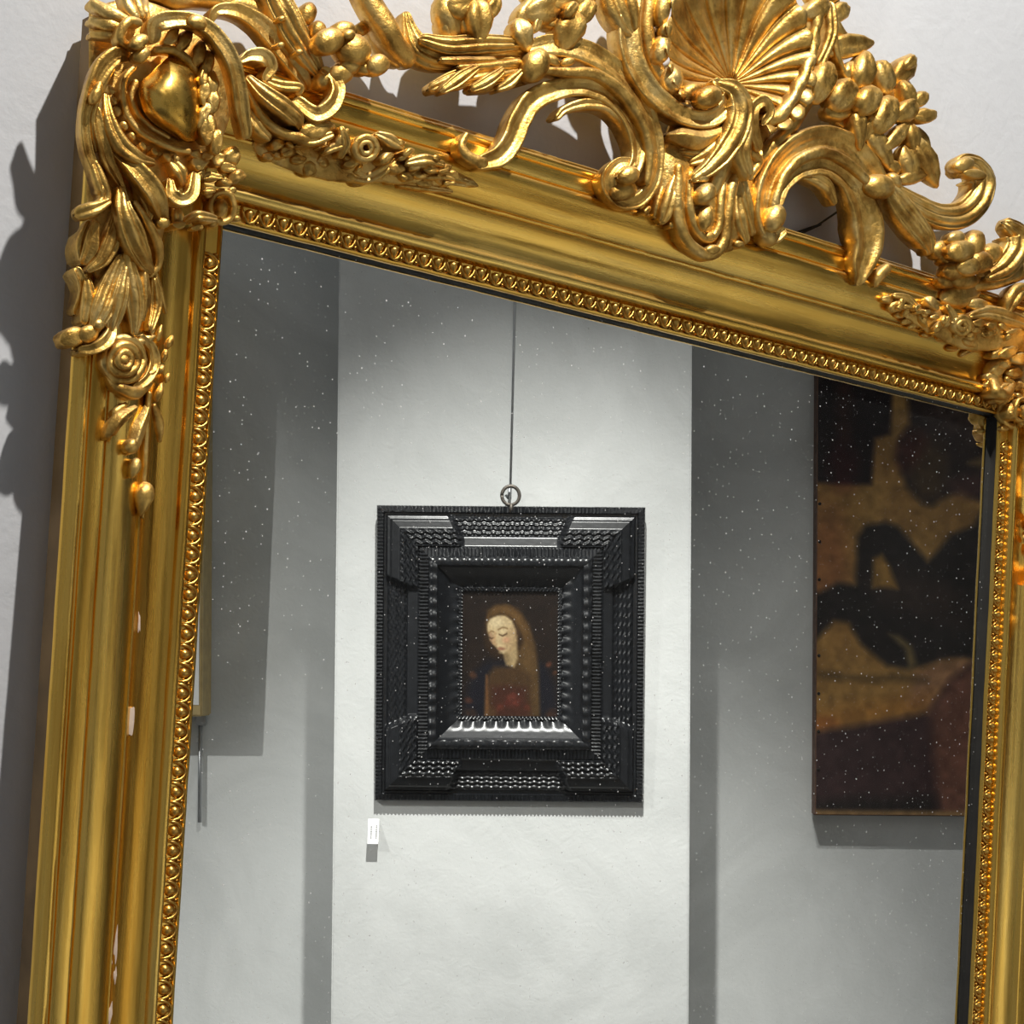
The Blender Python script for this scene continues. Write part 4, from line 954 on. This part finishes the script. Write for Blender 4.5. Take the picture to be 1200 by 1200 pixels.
def portrait(S_, T_):
    # working units: crop of the photograph at three times its size
    X = 362 + S_ * (704 - 362); Y = 396 + T_ * (850 - 396)
    C = np.zeros(X.shape + (3,)) + np.array((30, 24, 21.0))
    C = lay(C, vnoise(X, Y, 22, 1) * 0.5, (42, 32, 26))
    # mantle and shoulders
    C = lay(C, polym(X, Y, [(372, 860), (378, 770), (405, 690), (450, 650), (600, 640), (660, 660), (694, 740), (702, 860)], 16), (24, 24, 30))
    C = lay(C, polym(X, Y, [(452, 470), (480, 450), (520, 446), (560, 462), (600, 520), (622, 590), (634, 680), (640, 850), (560, 850), (540, 660), (560, 560), (540, 510), (500, 482)], 8), (74, 56, 34))
    C = lay(C, polym(X, Y, [(540, 470), (590, 530), (612, 620), (622, 780), (600, 850), (575, 700), (572, 580)], 14) * 0.6, (96, 72, 42))
    C = lay(C, polym(X, Y, [(455, 700), (480, 670), (560, 668), (610, 700), (618, 850), (448, 850)], 12), (66, 48, 30))
    C = lay(C, polym(X, Y, [(470, 740), (520, 735), (590, 742), (604, 850), (468, 850)], 14), (62, 36, 27))
    C = lay(C, polym(X, Y, [(449, 700), (456, 700), (462, 850), (446, 850)], 5) * 0.7, (120, 80, 46))
    # hair and head
    C = lay(C, blobm(X, Y, 512, 548, 72, 92, 12, 0.25), (48, 35, 24))
    # neck
    C = lay(C, polym(X, Y, [(505, 600), (556, 560), (560, 640), (548, 672), (520, 662)], 6), (158, 136, 98))
    C = lay(C, polym(X, Y, [(505, 610), (530, 622), (535, 662), (520, 660)], 8) * 0.6, (110, 90, 62))
    # face, turned down to the left
    face = [(462, 500), (485, 487), (516, 486), (540, 505), (553, 540), (552, 575), (536, 603), (512, 622), (497, 616), (486, 602), (474, 588), (463, 574), (459, 556), (453, 540), (452, 518)]
    C = lay(C, polym(X, Y, face, 5), (186, 164, 124))
    C = lay(C, blobm(X, Y, 535, 570, 22, 42, 15, 0.9) * 0.45, (148, 116, 80))
    C = lay(C, blobm(X, Y, 484, 512, 24, 18, 0, 0.9) * 0.6, (206, 188, 150))
    C = lay(C, blobm(X, Y, 468, 566, 7, 20, -10, 0.8) * 0.55, (150, 110, 84))
    C = lay(C, blobm(X, Y, 519, 574, 13, 10, 0, 0.9) * 0.4, (206, 140, 112))
    # brow, lids, nose, mouth
    for pts, col, sf in (([(490, 536), (508, 527), (525, 532), (525, 536), (508, 531), (492, 540)], (120, 92, 60), 3), ([(456, 549), (468, 541), (477, 544), (477, 547), (468, 545), (458, 553)], (120, 92, 60), 3),
                         ([(494, 552), (506, 558), (522, 549), (523, 553), (507, 562), (494, 556)], (60, 40, 26), 3), ([(460, 563), (468, 568), (478, 564), (478, 567), (468, 572), (460, 567)], (60, 40, 26), 3),
                         ([(478, 548), (483, 548), (482, 584), (489, 590), (484, 595), (474, 588)], (166, 132, 96), 5), ([(488, 604), (497, 599), (512, 602), (518, 606), (506, 612), (494, 611)], (140, 98, 76), 4)):
        C = lay(C, polym(X, Y, pts, sf), col)
    C = lay(C, blobm(X, Y, 508, 543, 13, 8, -12, 0.8) * 0.5, (204, 184, 144))
    C = lay(C, blobm(X, Y, 505, 618, 12, 6, -10, 0.8) * 0.4, (196, 174, 134))
    # veil over the brow, flowers
    C = lay(C, polym(X, Y, [(446, 520), (452, 478), (486, 452), (530, 450), (575, 485), (606, 560), (600, 600), (566, 540), (540, 496), (500, 480), (462, 494)], 6), (82, 60, 34))
    C = lay(C, polym(X, Y, [(470, 466), (520, 456), (565, 490), (590, 550), (560, 510), (520, 474)], 8) * 0.5, (112, 84, 50))
    for x, y, r, col in ((545, 790, 26, (88, 42, 34)), (535, 780, 12, (100, 52, 40)), (556, 800, 12, (92, 44, 34)), (545, 770, 10, (104, 50, 38)), (525, 800, 11, (84, 36, 30)), (405, 700, 14, (104, 66, 42)), (668, 660, 11, (110, 62, 42)), (690, 690, 9, (90, 56, 38)),
                         (390, 790, 14, (88, 50, 34)), (400, 840, 22, (70, 48, 32)), (680, 840, 24, (74, 46, 30)), (470, 835, 22, (82, 60, 36)), (500, 815, 14, (96, 46, 34)), (595, 815, 12, (96, 44, 32))):
        C = lay(C, blobm(X, Y, x, y, r, r * 0.8, x, 1.0) * (0.35 + 0.4 * vnoise(X, Y, 9, 5)), col)
    C *= (0.9 + 0.16 * vnoise(X, Y, 6, 3))[..., None]
    return C
pw, ph = (310 - 2 * 98.5) * kx, (346 - 2 * 98.5) * FH / 346
pn = paint_grid('portrait_panel', pw, ph, 190, 250, portrait, pf, M_OIL, (0, 98.5 * FH / 346, 0.0135))
pn['label'] = 'painted panel of a woman in a brown veil looking down'
box('backing_panel', -FW / 2 + 0.01, FW / 2 - 0.01, 0.01, FH - 0.01, 0.0, 0.0075, M_BOARD, pf)
ring = [Vector((0.001 + 0.0155 * math.cos(a), FH + 0.0185 + 0.0165 * math.sin(a), 0.010)) for a in [2 * math.pi * k / 24 for k in range(25)]]
tube('hanging_ring', ring, 0.0032, M_IRON, pf)
tube('screw_eye', [(0.0, FH - 0.012, 0.010), (0.0, FH + 0.004, 0.010)], 0.004, M_IRON, pf)
# --- steel hanging cable
w0, w1 = vb(598, 574, 0.012), vb(604, 330, 0.006)
wv = (w1 - w0).normalized()
cable = tube('hanging_cable', [w0, w1, w0 + wv * 1.25], 0.0022, M_STEEL, None, 8)
cable.matrix_world = BW
tag(cable, 'thin steel cable holding the black-framed portrait', 'cable')
ck = vb(597, 582, 0.012)
clip = tube('cable_hook', [ck + Vector((0, 0.02, 0)), ck + Vector((0, 0.006, 0.004)), ck + Vector((0.003, -0.004, 0.004)), ck + Vector((0.0065, 0.002, 0.002))], 0.0028, M_STEEL)
clip.matrix_world = BW
tag(clip, 'small steel hook at the end of the cable above the portrait', 'hook')
# --- price tag
tg = empty('price_tag')
t0 = vb(437.5, 993, 0.003)
at_wall(tg, t0.x, t0.y, 0.004, math.radians(-24))
tag(tg, 'small white paper tag hanging below the portrait frame', 'tag')
tw, th_ = 13 * PXM, 35 * PXM
box('tag_card', -tw / 2, tw / 2, 0, th_, 0.016, 0.0167, M_CARD, tg)
rg = random.Random(7)
for cx_ in (-0.0055, 0.0035):
    yy = 0.010
    while yy < 0.034:
        l = rg.uniform(0.0012, 0.003)
        box('tag_print', cx_ - 0.0011, cx_ + 0.0011, yy, yy + l, 0.01672, 0.0169, M_INK, tg); yy += l + 0.0012
tube('tag_string', [(0.004, th_ - 0.004, 0.0168), (0.004, th_ + 0.012, 0.016), (0.002, th_ + 0.022, 0.012)], 0.0007, M_CARD, tg)
# --- big dark canvas right
bp_ = empty('unframed_canvas')
c0, c1 = vb(955, 955, -TP + 0.05), vb(1330, 300, -TP + 0.05)
CWd, CHt = abs(c1.x - c0.x), abs(c1.y - c0.y)
at_wall(bp_, (c0.x + c1.x) / 2, c0.y, -TP + 0.008, math.radians(0.8))
tag(bp_, 'large unframed dark oil canvas beside the pilaster in the reflection', 'painting')
box('canvas_stretcher', -CWd / 2, CWd / 2, 0, CHt, 0, 0.042, M_BARE, bp_, bev=0.002)
def dark_picture(S_, T_):
    X = 955 + S_ * (1330 - 955); Y = 300 + T_ * (955 - 300)
    C = np.zeros(X.shape + (3,)) + np.array((104, 80, 44.0))
    C = lay(C, vnoise(X, Y, 34, 5) * 0.55, (84, 60, 32))
    C = lay(C, blobm(X, Y, 965, 660, 26, 60, 0, 0.9) * 0.6, (86, 52, 34))
    C = lay(C, polym(X, Y, [(940, 280), (1046, 280), (1044, 440), (1040, 512), (1022, 517), (1018, 571), (940, 569)], 4), (20, 14, 15))
    C = lay(C, polym(X, Y, [(978, 280), (994, 280), (992, 520), (980, 520)], 10) * 0.5, (52, 28, 19))
    C = lay(C, blobm(X, Y, 985, 550, 18, 26, 0, 1.0) * 0.6, (42, 14, 17))
    C = lay(C, polym(X, Y, [(1060, 280), (1058, 440), (1063, 500), (1050, 517), (1049, 540), (1060, 575), (1078, 592), (1090, 595), (1108, 583), (1125, 579), (1150, 590), (1340, 610), (1340, 280)], 5), (32, 25, 23))
    C = lay(C, blobm(X, Y, 1066, 530, 17, 24, 20, 0.8) * 0.8, (46, 20, 15))
    C = lay(C, blobm(X, Y, 1086, 556, 20, 34, 10, 0.9) * 0.6, (60, 46, 26))
    C = lay(C, blobm(X, Y, 1135, 500, 40, 26, 10, 1.0) * 0.5, (58, 48, 44))
    C = lay(C, blobm(X, Y, 1135, 572, 24, 14, 0, 1.0) * 0.6, (62, 40, 38))
    C = lay(C, polym(X, Y, [(1132, 545), (1165, 530), (1165, 556)], 5) * 0.7, (96, 78, 48))
    C = lay(C, polym(X, Y, [(1340, 600), (1150, 598), (1140, 617), (1112, 628), (1096, 648), (1085, 660), (1066, 638), (1050, 620), (1035, 614), (1010, 619), (1002, 633), (1000, 688), (980, 685), (960, 696), (940, 705), (940, 760), (958, 748), (975, 730), (992, 732), (1007, 757), (1038, 782), (1064, 786), (1112, 774), (1340, 790)], 5), (23, 20, 19))
    C = lay(C, blobm(X, Y, 1075, 700, 60, 24, 20, 1.0) * 0.4, (46, 34, 28))
    C = lay(C, polym(X, Y, [(1020, 691), (1021, 657), (1031, 652), (1041, 667), (1050, 692), (1034, 690)], 4), (92, 70, 36))
    C = lay(C, polym(X, Y, [(1040, 745), (1052, 747), (1066, 758), (1073, 778), (1064, 785), (1058, 762)], 4) * 0.8, (78, 66, 40))
    C = lay(C, polym(X, Y, [(1070, 790), (1100, 775), (1128, 772), (1145, 777), (1118, 796), (1098, 812), (1088, 830), (1060, 830)], 6), (92, 68, 48))
    C = lay(C, polym(X, Y, [(940, 787), (1000, 793), (1060, 792), (1085, 796), (1085, 800), (1000, 799), (940, 795)], 6) * 0.7, (44, 36, 24))
    C = lay(C, polym(X, Y, [(940, 840), (990, 828), (1060, 820), (1090, 812), (1085, 836), (1000, 851), (940, 862)], 10) * 0.5, (112, 74, 32))
    C = lay(C, blobm(X, Y, 962, 850, 20, 9, 0, 0.9) * 0.6, (108, 64, 32))
    C = lay(C, polym(X, Y, [(930, 862), (1000, 852), (1085, 836), (1112, 797), (1140, 776), (1340, 780), (1340, 980), (930, 980)], 6), (40, 29, 29))
    C = lay(C, polym(X, Y, [(1088, 836), (1112, 800), (1140, 780), (1340, 780), (1340, 980), (1104, 980), (1094, 900)], 8), (66, 44, 36))
    C = lay(C, polym(X, Y, [(930, 938), (1095, 932), (1100, 980), (930, 980)], 8), (26, 22, 21))
    C = lay(C, polym(X, Y, [(930, 950), (1340, 950), (1340, 980), (930, 980)], 3), (84, 66, 44))
    C *= (1.45 + 0.4 * vnoise(X, Y, 9, 8))[..., None]
    return C
paint_grid('painted_canvas', CWd - 0.004, CHt - 0.004, 260, 440, dark_picture, bp_, M_OIL2, (0, 0.002, 0.0424))
yy = 0.09
while yy < 0.62:
    v, f = tube_geo([(CWd / 2 - 0.006, yy, 0.0425), (CWd / 2 - 0.006, yy, 0.0445)], 0.0032, 8)
    mesh_obj('tack', v, f, M_TACK, bp_); yy += 0.075
# --- canvas left of the pilaster, mostly out of view, and its rod
lc = empty('pale_canvas')
l0 = vb(247, 838, -TP + 0.04)
at_wall(lc, l0.x, l0.y, -TP + 0.035, math.radians(2.4))
tag(lc, 'pale canvas with tan edges at the mirror\'s left sight edge', 'painting')
LH = 0.88
box('canvas_stretcher', 0, 0.55, 0, LH, 0, 0.11, M_EDGE, lc, bev=0.003)
box('painted_canvas', 0.006, 0.545, 0.022, LH - 0.006, 0.1102, 0.112, M_CANV, lc)
rd = empty('hanging_rod')
r0 = vb(234, 850, -TP + 0.02)
at_wall(rd, r0.x, r0.y, -TP + 0.012)
tag(rd, 'grey steel rod hanging below the pale canvas', 'rod')
rl = (963 - 850) * (BZ + TP) / F
tube('rod_shaft', [(0, 0.02, 0), (-0.001, -rl, 0)], 0.0042, M_STEEL, rd)
box('rod_bracket', -0.012, 0.008, 0.0, 0.045, -0.010, 0.012, M_STEEL, rd, bev=0.002)
